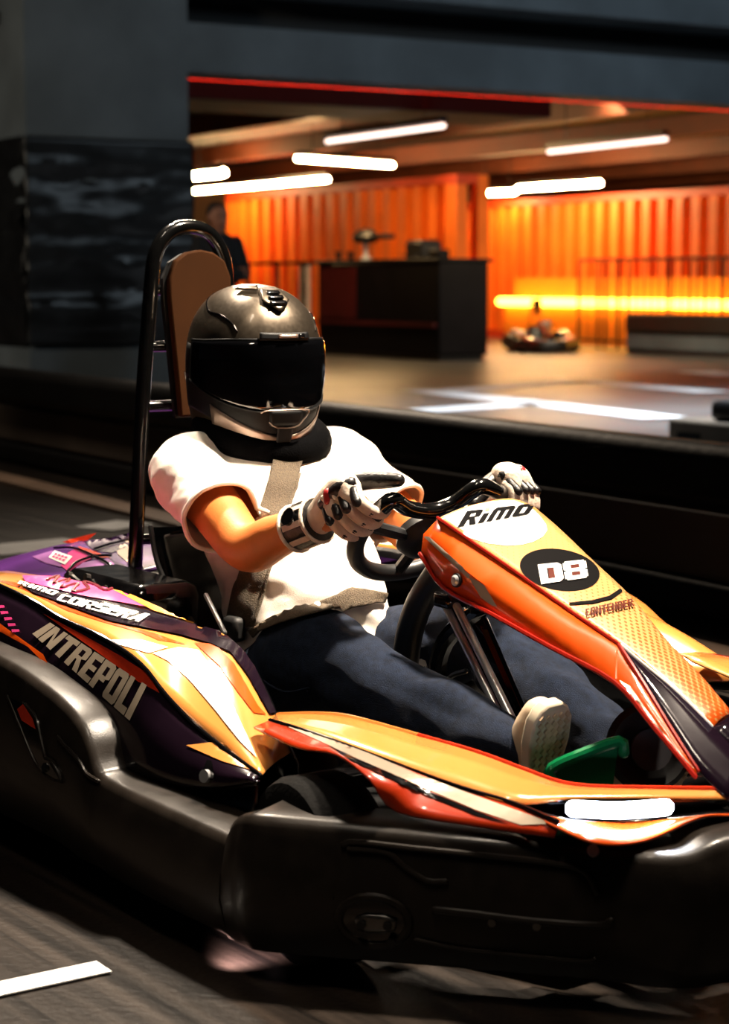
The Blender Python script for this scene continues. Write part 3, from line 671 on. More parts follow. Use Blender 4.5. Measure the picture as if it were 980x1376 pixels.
mff = mirror(ff); mirror(fs, parent=mff); mirror(fl_, parent=mff); mhl = mirror(hl); mirror(hw, parent=mhl)
l = bpy.data.lights.new('headlight_beam', 'AREA'); l.energy = 6.0; l.color = (.86, .92, 1); l.shape = 'RECTANGLE'; l.size = .14; l.size_y = .02; l.spread = math.radians(150)
lo = bpy.data.objects.new('headlight_beam', l); COL.objects.link(lo); lo.location = tuple((h0 + h1) / 2 + np.array([.035, -.03, .004])); lo.rotation_euler = Vector((.7, -.5, -.2)).to_track_quat('-Z', 'Y').to_euler(); lo.parent = K

l = bpy.data.lights.new('floor_glow_spot', 'SPOT'); l.energy = 14; l.color = (1, .72, .74); l.spot_size = math.radians(72); l.spot_blend = .8; l.shadow_soft_size = .02  # added spot that makes the pink glow on the floor by the bumper
lo = bpy.data.objects.new('floor_glow_spot', l); COL.objects.link(lo); lo.location = (1.05, -.70, .045); lo.parent = K
lo.rotation_euler = (Vector(G(338, 1282)) - lo.location).to_track_quat('-Z', 'Y').to_euler()

# ---- side pod
R_ = [(-25, 776, -.58), (40, 806, -.58), (85, 833, -.58), (140, 858, -.58), (190, 893, -.58), (225, 936, -.58), (265, 977, -.58), (310, 1013, -.58), (351, 1043, -.58)]
N_ = [(10, 768, -.40), (75, 778, -.40), (120, 789, -.40), (165, 800, -.40), (215, 822, -.40), (262, 842, -.40), (300, 853, -.41), (338, 893, -.42), (390, 1012, -.47)]
Rp, Np = PY(R_), PY(N_)
C1 = [r * .55 + n_ * .45 + np.array([0, 0, .018 if 0 < i < 8 else .004]) for i, (r, n_) in enumerate(zip(Rp, Np))]
S_ = [(-30, 880, -.64), (20, 905, -.64), (55, 945, -.64), (95, 985, -.64), (150, 1020, -.63), (200, 1044, -.63), (245, 1056, -.625), (300, 1057, -.615), (349, 1050, -.59)]
Sp_ = PY(S_)
pod = sheet('side_pod', [Rp, C1, Np], 'pod_gold', K, ku=4, kv=4)
psd = sheet('pod_side', [Rp, [a * .5 + b2 * .5 + np.array([0, -.012, 0]) for a, b2 in zip(Rp, Sp_)], Sp_], 'violet_black', pod, ku=4, kv=3)
inn = [n_ + np.array([0, .015, -.02]) for n_ in Np]; inb = [np.array([n_[0], n_[1] + .02, .08]) for n_ in Np]
piw = sheet('pod_inner_wall', [Np, inn, inb], 'gloss_black', pod, ku=3)
mp_ = mirror(pod); mp_.location.y = .03; mirror(psd, parent=mp_); mirror(piw, parent=mp_)
Bpo, Bps = bvh(pod), bvh(psd)
tube('pod_edge', [p + np.array([0, -.002, .002]) for p in Rp], .004, 'gloss_black', pod, k=4, n=6)
decal('orange_band', [[(-20, 778), (30, 793), (90, 822), (140, 838), (190, 852), (212, 862), (250, 868), (205, 852), (150, 838), (90, 815), (30, 786)], ], Bpo, 'orange', pod, .003)
decal('black_band', [[(22, 784), (75, 795), (120, 806), (160, 815), (190, 822), (215, 824), (262, 842), (300, 852), (325, 876), (340, 898), (368, 960), (360, 962), (330, 908), (310, 880), (285, 868), (240, 856), (200, 848), (150, 838), (90, 816), (45, 800)]], Bpo, 'violet_black', pod, .006)
decal('pink_band', [[(30, 778), (75, 779), (110, 787), (160, 799), (190, 811), (205, 822), (160, 814), (110, 805), (70, 795), (35, 786)]], Bpo, 'pink', pod, .0078)
decal('amber_band', [[(150, 797), (168, 801), (215, 822), (262, 842), (240, 836), (205, 826), (185, 812)]], Bpo, 'amber', pod, .0085)
decal('orange_band', [[(262, 866), (290, 868), (315, 895), (345, 950), (356, 962), (340, 960), (318, 930), (296, 898)]], Bpo, 'orange', pod, .004)
decal('print_and_highlight', [[(146, 862), (190, 862), (226, 872), (200, 880), (158, 868)], [(205, 880), (240, 872), (268, 876), (290, 905), (312, 945), (345, 1020), (325, 1000), (290, 955), (255, 915), (225, 890)]], Bpo, 'white_print', pod, .004)  # pale print with the gloss highlight of the pod painted in
lettering('band_word', 'RIMO', [(24, 790), (72, 806), (80, 801), (28, 786)], Bpo, 'white_print', pod, .0095, gap=.1)
lettering('band_word', 'CORSERA', [(76, 812), (186, 842), (206, 833), (84, 804)], Bpo, 'white_print', pod, .0095, gap=.05)
def scrawl(name, pts, B, m, parent, w=.004): 
    q = [onto(B, x, y, .0085) for x, y in pts]; return tube(name, [p for p in q if p is not None], w, m, parent, k=4, n=6)
scrawl('scrawl', [(64, 785), (78, 780), (72, 790), (92, 784), (82, 796), (104, 790), (98, 801), (118, 797), (112, 788), (128, 792), (140, 799), (150, 797)], Bpo, 'maroon_print', pod)
decal('red_wedge', [[(60, 826), (110, 852), (160, 880), (200, 905), (216, 932), (185, 915), (130, 875)]], Bps, 'red_orange', pod, .003)
lettering('word', 'INTREPOLI', [(46, 853), (177, 969), (200, 922), (70, 838)], Bps, 'silver_print', pod, .005, gap=.07, step=14)
decal('orange_wedge', [[(252, 1003), (300, 998), (348, 1040), (300, 1025)]], Bps, 'pod_gold', pod, .004)
decal('orange_wedge', [[(-10, 830), (20, 852), (60, 880), (98, 952), (70, 900), (40, 870), (0, 848)]], Bps, 'orange', pod, .004)
for i in range(5):
    decal('tick', [[(-2 + i * 5, 815 + i * 8), (8 + i * 5, 815 + i * 8), (9 + i * 5, 818 + i * 8), (-1 + i * 5, 819 + i * 8)]], Bps, 'pink', pod, .005)
decal('red_tip', [[(84, 908), (106, 928), (104, 930), (92, 925)], [(134, 955), (147, 962), (144, 963)]], Bps, 'red_orange', pod, .004)
p = onto(Bps, 280, 1043, .004); disc('bolt', p, (0.2, -1, .2), .011, .012, 'chrome', pod, 12)
decal('bolt_pocket', [[(272, 1042), (280, 1022), (286, 1024), (291, 1044), (282, 1050)]], Bps, 'gloss_black', pod, .0035)
# grey sill under the pod and the black box beside the seat
sl = PY([(200, 1050, -.60), (250, 1062, -.60), (300, 1062, -.59), (345, 1056, -.57)]); sl2 = [q + np.array([0, -.005, -.085]) for q in sl]
sheet('sill', [sl, sl2], 'steel', K, ku=3, solid=.01); tube('sill_edge', [q + np.array([0, -.004, .004]) for q in sl], .004, 'steel', K, k=3, n=6)
box('battery_box', (.02, -.27, .33), (.34, .16, .26), 'gloss_black', K, bevel=.03)
for i, (x, z) in enumerate([(-.1, .47), (-.02, .475), (.06, .46), (.1, .41)]): disc('bolt', (x, -.345, z - .02), (0, -1, .3), .008, .01, 'steel', K, 8)

# ---- rear cover
def rear_z(x, y): return .44 - .10 * (abs(y) / .55) ** 3 - .10 * max(0, (-.5 - x) / .35) ** 2 + .012 * math.cos(y * 9)
rows = [[np.array([x, y, rear_z(x, y)]) for x in np.linspace(-.86, -.10, 14)] for y in np.linspace(-.54, .54, 19)]
rcv = sheet('rear_cover', rows, 'purple', K, ku=2, kv=2)
rim = [np.array([x, -.54, rear_z(x, -.54)]) for x in np.linspace(-.86, -.10, 14)]
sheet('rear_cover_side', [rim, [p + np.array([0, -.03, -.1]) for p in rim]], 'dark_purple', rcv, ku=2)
Br = bvh(rcv)
for nm, m, pl in [
    ('dark_patch', 'dark_purple', [(110, 728), (150, 722), (178, 715), (178, 735), (150, 745), (128, 742)]),
    ('pink_patch', 'pink', [(92, 745), (104, 738), (124, 752), (104, 762), (93, 771), (82, 762)]),
    ('red_patch', 'red_orange', [(104, 736), (120, 740), (150, 752), (130, 752), (116, 744)]),
    ('red_patch', 'red_orange', [(84, 728), (112, 720), (130, 716), (118, 726), (96, 732)]),
    ('mauve_patch', 'mauve', [(94, 772), (112, 758), (146, 752), (178, 785), (160, 795), (120, 780)]),
    ('dark_patch', 'dark_purple', [(134, 768), (148, 754), (166, 760), (182, 784), (170, 788), (150, 778)]),
    ('violet_patch', 'mauve', [(44, 750), (70, 742), (90, 748), (82, 764), (60, 758)]),
    ('pale_ring', 'block_cream', [(155, 732), (176, 720), (178, 726), (166, 734), (166, 748), (182, 758), (190, 762), (172, 758), (158, 746)]),
    ('amber_patch', 'amber', [(112, 782), (134, 786), (150, 794), (130, 800), (118, 792)])]:
    decal(nm, [pl], Br, m, rcv, .004)
decal('sticker', [[(66, 752), (74, 743), (98, 751), (88, 762)]], Br, 'white_print', rcv, .006)
decal('sticker_print', [[quadmap((u, v), [(68, 753), (88, 760), (96, 752), (75, 745)]) for u, v in rc(x, y, x + .16, y + .28)] for y in (.12, .56) for x in (.06, .28, .50, .72)], Br, 'pink', rcv, .0075, step=30)
for ln in ([(74, 741), (100, 741), (130, 753), (150, 764), (176, 784)], [(92, 772), (104, 760), (128, 752), (150, 751)], [(128, 742), (150, 735), (172, 730)]):
    scrawl('panel_seam', ln, Br, 'gloss_black', rcv, .003)

# ---- roll hoop and head board
hx = -.17
hp = [P(x, y, X=hx) for x, y in [(184, 765), (187, 640), (193, 520), (202, 400), (208, 345), (226, 314), (254, 305)]]
hp = [np.array([hx, (q[1]), q[2]]) for q in hp]; hp[-1][1] = 0
hp[0][2] = .25; hp[0][1] = -.16
hoop = tube('roll_hoop', hp + [q * np.array([1, -1, 1]) for q in hp[:-1][::-1]], .0165, 'tube_black', K, k=5, n=14)
for py in (396, 472, 552):
    q = P(200, py - 6, X=hx); w = abs(q[1]) * 1.0; tube('rung', [(hx, -w, q[2]), (hx, w, q[2])], .0125, 'tube_black', hoop, n=10)
tube('rung', [(hx, -.13, .50), (hx, .13, .50)], .0125, 'tube_black', hoop, n=10)
hb_ = [P(x, y, X=-.13) for x, y in [(244, 560), (237, 480), (229, 400), (229, 372), (237, 350), (252, 339), (268, 336)]]
hl_ = [q.copy() for q in hb_]; cy = .005
pts = hl_ + [np.array([q[0], 2 * cy - q[1], q[2]]) for q in hl_[::-1]]
for q in hl_: pass
bd = plate('head_board', pts, (-.018, 0, 0), 'wood_board', K, bevel=.004)
plate('board_backing', [q * np.array([1, 1.10, 1]) + np.array([-.018, 0, -.004]) for q in pts], (-.012, 0, 0), 'satin_black', bd)

# ---- seat
prof = [(.50, .10), (.38, .085), (.24, .09), (.12, .13), (.04, .24), (.0, .36), (-.03, .46), (-.05, .54)]
rows = []
for i, (x, z) in enumerate(prof):
    t = i / (len(prof) - 1); wd = .19 + .02 * math.sin(t * math.pi) - .035 * t; hgt = [.10, .17, .24, .25, .20, .12, .06, .03][i]
    nx, nz = (math.sin(t * 1.5), math.cos(t * 1.5))
    nx = min(1, t * 1.6); nz = max(0, 1 - t * 1.1)
    row = []
    for a in np.linspace(-1, 1, 13):
        lift = max(0, abs(a) - .45) / .55
        yy = (a / .62 * wd if abs(a) < .62 else math.copysign(wd + (abs(a) - .62) * .10, a))
        row.append(np.array([x + nx * hgt * lift ** 1.4, yy, z + nz * hgt * lift ** 1.4 + (hgt * .25 * lift if nz < .4 else 0)]))
    rows.append(row)
seat = sheet('seat', rows, 'gloss_black', K, ku=2, kv=3, solid=.008)
e1 = [r[0] for r in rows]; tube('seat_edge', e1, .006, 'satin_black', seat, k=3, n=6); tube('seat_edge', [r[-1] for r in rows], .006, 'satin_black', seat, k=3, n=6)
tube('seat_stay', [P(277, 800, Y=-.26), P(302, 850, Y=-.26)], .005, 'chrome', K, n=8)

# ---- steering
wc = np.array([.705, 0, .622]); wu = np.array([.73, 0, .69]); wn = np.cross((0, 1, 0), wu)   # wheel centre, 'up' in its plane
wy = np.array([0, 1., 0])
def WP(a, r=.16, d=0): return wc + wu * math.cos(a) * r + wy * math.sin(a) * r + wn * d
top = [PP(x, y, wc, wn) for x, y in [(528, 672), (548, 683), (580, 687), (610, 677), (634, 660), (652, 654)]]
rimp = top[::-1] + [WP(a, .165) for a in np.linspace(-1.65, -2 * math.pi + 1.45, 18)] 
sw = tube('steering_wheel', [WP(a, .165) for a in np.linspace(-1.30, -2 * math.pi + 1.30, 26)], .0165, 'satin_black', K, k=2, n=12)
tube('wheel_top_bar', [WP(-1.30, .165)] + top + [WP(1.30, .165)], .0155, 'tube_black', sw, k=4, n=12)
for a in (math.pi * .5, -math.pi * .5, math.pi): tube('spoke', [WP(a, .155), wc - wu * .045 + (WP(a, .04) - wc)], .012, 'satin_black', sw, n=8)
disc('wheel_hub', wc - wu * .045, wn, .085, .05, 'satin_black', sw, 24, prof=[(.001, -.02), (.05, -.02), (.06, 0), (.05, .02), (.03, .032), (.001, .034)])
tube('steering_column', [wc - wn * .02, wc * .5 + np.array([1.08, 0, .12]) * .5, (1.08, 0, .12)], .016, 'tube_black', K)
u1 = P(592, 765, Y=-.045); u2 = P(560, 820, Y=-.045); u3 = P(545, 890, Y=-.045); u4 = u3 + np.array([-.01, 0, -.2])
tube('column_support', [u1, u2, u3, u4], .026, 'satin_black', K, k=5, n=14)
tube('column_support', [u1 + np.array([.09, .03, -.06]), P(600, 860, Y=-.01), P(585, 930, Y=-.01), P(580, 960, Y=-.01) + np.array([0, 0, -.12])], .018, 'tube_black', K, k=4)
for dx in (-7, 7):
    tube('panel_strut', [P(607 + dx, 815, Y=-.06), P(702 + dx, 1008, Y=-.10)], .0075, 'chrome', K, n=10)
tube('strut_core', [P(606, 812, Y=-.05), P(702, 1008, Y=-.09)], .008, 'tube_black', K, n=10)
box('strut_clamp', P(606, 805, Y=-.05), (.05, .05, .03), 'gloss_black', K, bevel=.008)
tube('strut_pin', [P(606, 790, Y=-.06), P(605, 812, Y=-.06)], .004, 'steel', K, n=8)
tube('brake_lever', [P(583, 945, Y=-.05), P(592, 925, Y=-.05), P(608, 908, Y=-.05), P(626, 902, Y=-.05)], .005, 'steel', K, k=3, n=8)
for x, y in ((560, 905), (568, 922), (575, 912), (552, 900), (566, 895)):
    disc('bolt', P(x, y, Y=-.02), (.6, -.6, .5), .012, .014, 'steel', K, 8)

# ---- pedals
pg0, pg1 = P(742, 1032, Y=-.20), P(832, 996, Y=-.115)
pd = tube('accelerator_pedal', [pg0 + np.array([0, 0, -.02]), pg0, pg0 * .6 + pg1 * .4 + np.array([0, 0, .003]), pg1, pg1 + np.array([.005, .006, -.018])], .010, 'green_paint', K, k=3, n=10)
dn = np.array([-.02, 0, -.13]); plate('pedal_plate', [pg0, pg1, pg1 + dn, pg0 + dn], (-.006, 0, 0), 'green_paint', pd)
tube('pedal_arm', [pg0 * .5 + pg1 * .5 + dn, (1.27, -.16, .08)], .009, 'tube_black', pd)
bk = disc('brake_pedal', P(872, 1005, Y=.02), (.86, -.45, .2), .07, .02, 'satin_black', K, 28, prof=[(.001, -.01), (.065, -.01), (.075, .0), (.065, .01), (.05, .004), (.001, .004)])
q = P(872, 1005, Y=.02); disc('pedal_face', q + np.array([.012, -.006, .0]), (.86, -.45, .2), .035, .008, 'shoe_dark', bk, 20)
tube('pedal_arm', [q + np.array([0, 0, -.06]), (1.36, .04, .08)], .009, 'tube_black', bk)
plate('heel_rest', [P(648, 988, Y=.0), P(690, 965, Y=.05), P(722, 968, Y=.05), P(722, 985, Y=.0)], (0, 0, -.01), 'beige_plate', K)

# ================================================================== people
def ering(c, f, s, rf, rs, n=24, pw=2.3):
    c = np.array(c, float); f = np.array(f, float); s = np.array(s, float); f /= np.linalg.norm(f); s /= np.linalg.norm(s); out = []
    for a in np.arange(n) * 2 * math.pi / n:
        ca, sa = math.cos(a), math.sin(a); k = (abs(ca) ** pw + abs(sa) ** pw) ** (-1 / pw); out.append(c + f * rf * ca * k + s * rs * sa * k)
    return out
def limb(pts, rad, k=4, n=14):
    rad = [float(v[0]) for v in cr([[r] for r in rad], k)]; return loftVF(rings_tube(cr(pts, k), rad, n))
def organic(name, solids, voxel, m, parent, iters=3, disp=None, cut=None, solid=0):
    """one continuous surface grown around the given closed volumes"""
    V, Fc = merge(solids); me = bpy.data.meshes.new(name); me.from_pydata([tuple(map(float, v)) for v in V], [], Fc); me.update()
    bm = bmesh.new(); bm.from_mesh(me); bmesh.ops.recalc_face_normals(bm, faces=bm.faces); bm.to_mesh(me); bm.free()
    o = bpy.data.objects.new(name, me); COL.objects.link(o); r = o.modifiers.new('r', 'REMESH'); r.mode = 'VOXEL'; r.voxel_size = voxel
    dg = bpy.context.evaluated_depsgraph_get(); m2 = bpy.data.meshes.new_from_object(o.evaluated_get(dg)); bpy.data.objects.remove(o)
    bm = bmesh.new(); bm.from_mesh(m2)
    for _ in range(iters): bmesh.ops.smooth_vert(bm, verts=bm.verts, factor=.5, use_axis_x=True, use_axis_y=True, use_axis_z=True)
    bm.normal_update()
    if disp:
        mv = [(v, v.normal * disp(v.co, v.normal)) for v in bm.verts]
        for v, d in mv: v.co += d
    if cut:
        kill = [f for f in bm.faces if cut(f.calc_center_median())]; bmesh.ops.delete(bm, geom=kill, context='FACES')
    bm.to_mesh(m2); bm.free(); m2.materials.clear(); m2.materials.append(MATS[m]); m2.name = name
    for p in m2.polygons: p.use_smooth = True
    o = bpy.data.objects.new(name, m2); COL.objects.link(o); o.parent = parent
    if solid: s = o.modifiers.new('thick', 'SOLIDIFY'); s.thickness = solid; s.offset = -1
    return o
D = empty('person', (0, 0, 0)); tag(D, 'kart driver in white t-shirt, jeans, gloves and dark full-face helmet', 'person')
shR, shL = np.array([.115, -.185, .675]), np.array([.115, .185, .675])
elR, wrR = np.array([.405, -.225, .553]), P(424, 700, Y=-.195)
hdR = P(480, 680, Y=-.17)
elL, wrL, hdL = np.array([.38, .27, .50]), np.array([.60, .22, .60]), P(680, 655, Y=.16)
hipR, hipL = np.array([.31, -.10, .235]), np.array([.31, .10, .235])
knR, knL = np.array([.60, -.195, .375]), np.array([.61, .19, .375])
anR, anL = P(682, 1008, Y=-.175), np.array([1.06, .13, .23])
hc = np.array([.095, -.008, .892])                                 # head centre
body = [loftVF([ering(c, (1, 0, .35), (0, 1, 0), rf, rs) for c, rf, rs in
        [((.31, 0, .13), .09, .13), ((.31, 0, .2), .12, .16), ((.29, 0, .3), .12, .15), ((.25, 0, .42), .12, .145), ((.19, 0, .55), .11, .155), ((.13, 0, .66), .09, .16), ((.10, 0, .71), .06, .09)]]),
        limb([(.10, 0, .68), (.105, 0, .78), hc], [.06, .06, .07]), limb([hc + np.array([.01, 0, -.06]), hc + np.array([0, 0, .06])], [.085, .09]),
        limb([shR + np.array([-.01, .05, 0]), shR, shR * .5 + elR * .5, elR, elR * .62 + wrR * .38, wrR, hdR], [.06, .062, .055, .048, .045, .031, .028]),
        limb([shL + np.array([-.01, -.05, 0]), shL, shL * .5 + elL * .5, elL, elL * .62 + wrL * .38, wrL, hdL], [.06, .062, .055, .048, .045, .031, .028]),
        limb([hipR, knR, knR * .6 + anR * .4, anR], [.085, .055, .05, .035]), limb([hipL, knL, knL * .6 + anL * .4, anL], [.085, .055, .05, .035])]
organic('body', body, .010, 'skin', D, 4)
# t-shirt
hmR = shR + (elR - shR) * .60; hmL = shL + (elL - shL) * .60
def fold(co, nr):
    d = mnoise.fractal(Vector((co.x * 7, co.y * 9 + co.z * 5, co.z * 13 - co.x * 6)), 1, 2, 3) * .0075
    return d + .004 * math.sin(co.z * 60 + co.y * 22 + 3 * mnoise.noise(co * 6)) * max(0, min(1, (.62 - co.z) * 6))
dR = (elR - shR) / np.linalg.norm(elR - shR); dL = (elL - shL) / np.linalg.norm(elL - shL)
def cutshirt(c):
    c = np.array(c)
    for h_, d_ in ((hmR, dR), (hmL, dL)):
        q = c - h_; t = q @ d_
        if -.004 < t < .14 and np.linalg.norm(q - d_ * t) < .099: return True
    return False
sh_ = [loftVF([ering(c, (1, 0, .35), (0, 1, 0), rf, rs) for c, rf, rs in
       [((.32, 0, .22), .125, .165), ((.32, 0, .30), .14, .170), ((.285, 0, .40), .145, .170), ((.23, 0, .50), .14, .172), ((.18, 0, .58), .13, .182), ((.135, 0, .66), .11, .185), ((.11, 0, .715), .08, .13), ((.10, 0, .745), .06, .075)]]),
       limb([shR + np.array([-.015, .06, .005]), shR + np.array([.005, -.01, .0]), shR * .55 + hmR * .45, hmR, hmR + dR * .03], [.075, .078, .078, .082, .084]),
       limb([shL + np.array([-.015, -.06, .005]), shL + np.array([.005, .01, .0]), shL * .55 + hmL * .45, hmL, hmL + dL * .03], [.075, .078, .078, .082, .084])]
shirt = organic('t_shirt', sh_, .009, 'shirt', D, 5, fold, cutshirt, .003)
for h_, d_ in ((hmR, dR), (hmL, dL)):
    x = np.cross(d_, ZZ); x /= np.linalg.norm(x); y = np.cross(d_, x); ring_ = []
    Bq = bvh(shirt)
    for a in np.arange(36) * 2 * math.pi / 36:
        n_ = x * math.cos(a) + y * math.sin(a); o0 = h_ - d_ * .012 + n_ * .16; ht = Bq.ray_cast(Vector(o0), Vector(-n_), .15); ring_.append(np.array(ht[0]) - n_ * .002 if ht[0] else h_ - d_ * .012 + n_ * .084)
    tube('sleeve_hem', [q + d_ * .008 for q in ring_], .0055, 'shirt', shirt, closed=True, n=8)
# jeans
def crease(co, nr):
    d = mnoise.fractal(Vector((co.x * 7, co.y * 14, co.z * 14)), 1, 2, 2) * .0105
    for k in (knR, knL):
        q = (co - Vector(k)).length; d += .006 * math.sin(q * 95) * math.exp(-(q / .12) ** 2)
    return d
jn = [loftVF([ering(c, (1, 0, .2), (0, 1, 0), rf, rs) for c, rf, rs in [((.30, 0, .12), .10, .15), ((.31, 0, .2), .135, .175), ((.31, 0, .27), .14, .175), ((.30, 0, .315), .135, .165)]]),
      limb([hipR + np.array([-.03, 0, 0]), hipR * .55 + knR * .45 + np.array([0, 0, .012]), knR, knR * .62 + anR * .38 + np.array([0, 0, -.01]), anR * .88 + knR * .12, anR], [.105, .098, .082, .078, .064, .06]),
      limb([hipL + np.array([-.03, 0, 0]), hipL * .55 + knL * .45 + np.array([0, 0, .012]), knL, knL * .62 + anL * .38 + np.array([0, 0, -.01]), anL * .88 + knL * .12, anL], [.105, .1, .085, .082, .068, .062])]
jeans = organic('jeans', jn, .009, 'denim', D, 4, crease)
tube('waistband', ering((.30, 0, .318), (1, 0, .2), (0, 1, 0), .138, .168, 30), .008, 'denim', jeans, closed=True, n=8)
Bj = bvh(jeans)
scrawl('seam', [(330, 880), (350, 905), (385, 925), (420, 922)], Bj, 'denim', jeans, .002)
# belts
Bt = bvh(shirt); Btj = bvh(shirt, jeans)
bl_ = decal('seat_belt', [[(366, 618), (406, 612), (400, 640), (385, 690), (372, 740), (356, 790), (345, 842), (305, 842), (318, 790), (335, 735), (350, 680), (362, 640)]], Bt, 'belt', K, .008, 10, solid=.003)
decal('belt_edge', [[(398, 640), (402, 640), (360, 790), (348, 838), (344, 838), (356, 790)]], Bt, 'belt', bl_, .011, 10, solid=.002)
lp = decal('lap_belt', [[(338, 846), (380, 826), (430, 806), (470, 792), (515, 797), (512, 812), (470, 818), (430, 828), (380, 840), (345, 856)]], Btj, 'belt', K, .010, 10, solid=.003)
p = onto(Btj, 424, 812, .014); disc('belt_stud', p, (.7, -.5, .6), .007, .005, 'chrome', lp, 12)
bq = onto(Btj, 326, 842, .02); box('belt_buckle', bq, (.05, .03, .05), 'belt_dark', lp, bevel=.01)
# neck roll
nk = [np.array([.115 + .104 * math.cos(a), .114 * math.sin(a), .744 - .030 * math.cos(a)]) for a in np.arange(28) * 2 * math.pi / 28]
nr_ = tube('neck_roll', nk, .038, 'neck_cloth', D, closed=True, n=14)
organic('balaclava', [limb([(.10, 0, .70), (.105, 0, .79)], [.095, .09])], .01, 'neck_cloth', D, 2)

# helmet
hy = math.radians(-9); hpit = math.radians(6)
hf_ = np.array([math.cos(hy) * math.cos(hpit), math.sin(hy) * math.cos(hpit), -math.sin(hpit)]); hs_ = np.array([-math.sin(hy), math.cos(hy), 0]); hu_ = np.cross(hf_, hs_)
def HL(th, ph, off=0.):
    """helmet surface: th azimuth from the face, ph elevation"""
    d = np.array([math.cos(ph) * math.cos(th), math.cos(ph) * math.sin(th), math.sin(ph)])
    a = .160 if d[0] > 0 else .150; b2 = .134; c = .165 if d[2] > 0 else .235
    e = 2.35; k = (abs(d[0] / a) ** e + abs(d[1] / b2) ** e + abs(d[2] / c) ** e) ** (-1 / e); q = d * k
    if q[2] < 0:
        t = -q[2] / .17
        if q[0] > 0: q[0] += .030 * t * (q[0] / .17) ** 2; q[1] *= 1 - .20 * t * (q[0] / .17)
        else: q[0] *= 1 - .18 * t
    q = q * (1 + off / max(.05, np.linalg.norm(q)))
    low = -.212 + .045 * max(0, min(1, (.06 - q[0]) / .15))
    if q[2] < low: q[2] = low + (q[2] - low) * .12; 
    return hc + hf_ * q[0] + hs_ * q[1] + hu_ * q[2]
def hpatch(name, th0, th1, phlo, phhi, off, m, parent, nu=40, nv=14, solid=.003):
    """phlo/phhi: functions of azimuth"""
    rows = [[HL(t, phlo(t) + (phhi(t) - phlo(t)) * j / nv, off) for t in np.linspace(th0, th1, nu)] for j in range(nv + 1)]
    V, Fc = loftVF(rows, closed=False); return obj(name, V, Fc, m, parent, solid=solid)
rad = math.radians
rows = [[HL(t, p, 0) for t in np.arange(72) * 2 * math.pi / 72] for p in np.linspace(rad(-72), rad(89.5), 46)]
V, Fc = loftVF(rows); helm = obj('helmet', V, Fc, 'helmet_gunmetal', D, autos=80)
vis_lo = lambda t: rad(-25) + rad(13) * (abs(t) / rad(90)) ** 2.2
vis_hi = lambda t: rad(23) - rad(3) * (abs(t) / rad(90)) ** 2
hpatch('visor', rad(-92), rad(92), vis_lo, vis_hi, .006, 'visor', helm)
hpatch('chin_bar', rad(-105), rad(105), lambda t: rad(-40) + rad(6) * (abs(t) / rad(105)), lambda t: vis_lo(t) + rad(2), .003, 'helmet_black', helm)
hpatch('chin_trim', rad(-62), rad(62), lambda t: rad(-50) + rad(7) * abs(t), lambda t: rad(-41) + rad(15) * (abs(t) / rad(62)) ** 1.3, .006, 'helmet_trim', helm, nv=6)
hpatch('side_plate', rad(-102), rad(-86), lambda t: rad(-11), lambda t: rad(17), .0055, 'helmet_black', helm, 12, 6)
hpatch('side_plate', rad(86), rad(102), lambda t: rad(-11), lambda t: rad(17), .0055, 'helmet_black', helm, 12, 6)
hpatch('visor_seal', rad(-96), rad(96), lambda t: vis_hi(t), lambda t: vis_hi(t) + rad(2.2), .004, 'helmet_black', helm, nv=2)
hpatch('brow_vent', rad(-20), rad(20), lambda t: rad(23.5), lambda t: rad(28.5), .009, 'helmet_black', helm, 16, 3)
hpatch('brow_vent_slot', rad(-6), rad(9), lambda t: rad(24.8), lambda t: rad(26.8), .0125, 'helmet_trim', helm, 8, 2)
hpatch('brow_vent_slot', rad(11), rad(15), lambda t: rad(24.6), lambda t: rad(27.4), .0125, 'gloss_black', helm, 4, 2)
hpatch('crown_vent', rad(-17), rad(17), lambda t: rad(44) + rad(10) * (abs(t) / rad(17)), lambda t: rad(68), .007, 'helmet_gunmetal', helm, 12, 8)
for i in range(3):
    hpatch('crown_vent_slat', rad(-9), rad(9), lambda t, i=i: rad(49 + i * 5.2), lambda t, i=i: rad(52 + i * 5.2), .0115, 'gloss_black', helm, 8, 2)
hpatch('crown_intake', rad(-60), rad(-20), lambda t: rad(66), lambda t: rad(74), .008, 'helmet_gunmetal', helm, 8, 4)
for s in (-1, 1):
    tube('shell_seam', [HL(rad(s * a), rad(p), .001) for a, p in ((38, 30), (44, 36), (60, 43), (84, 46), (110, 52), (140, 55))], .0018, 'gloss_black', helm, k=4, n=6)
    tube('shell_seam', [HL(rad(s * a), rad(p), .002) for a, p in ((120, -10), (105, -18), (92, -26), (80, -34))], .0018, 'helmet_trim', helm, k=4, n=6)
    tube('visor_edge', [HL(t, vis_lo(t), .0085) for t in np.linspace(rad(18) * s, rad(90) * s, 9)], .0018, 'helmet_black', helm, k=2, n=6)
hpatch('chin_vent', rad(-14), rad(14), lambda t: rad(-32), lambda t: rad(-23), .013, 'helmet_black', helm, 10, 4)
tube('chin_vent_edge', [HL(rad(a), rad(p), .014) for a, p in ((-20, -24), (-14, -22.5), (14, -22.5), (20, -24), (14, -30), (8, -33), (-8, -33), (-14, -30))], .0016, 'helmet_trim', helm, k=2, n=6)
hpatch('chin_nose', rad(-7), rad(7), lambda t: rad(-47), lambda t: rad(-32), .011, 'helmet_black', helm, 8, 6)
for a in (-6, 6): tube('chin_mark', [HL(rad(a), rad(-44), .013), HL(rad(a * .4), rad(-46), .013)], .0025, 'white_print', helm, n=6)

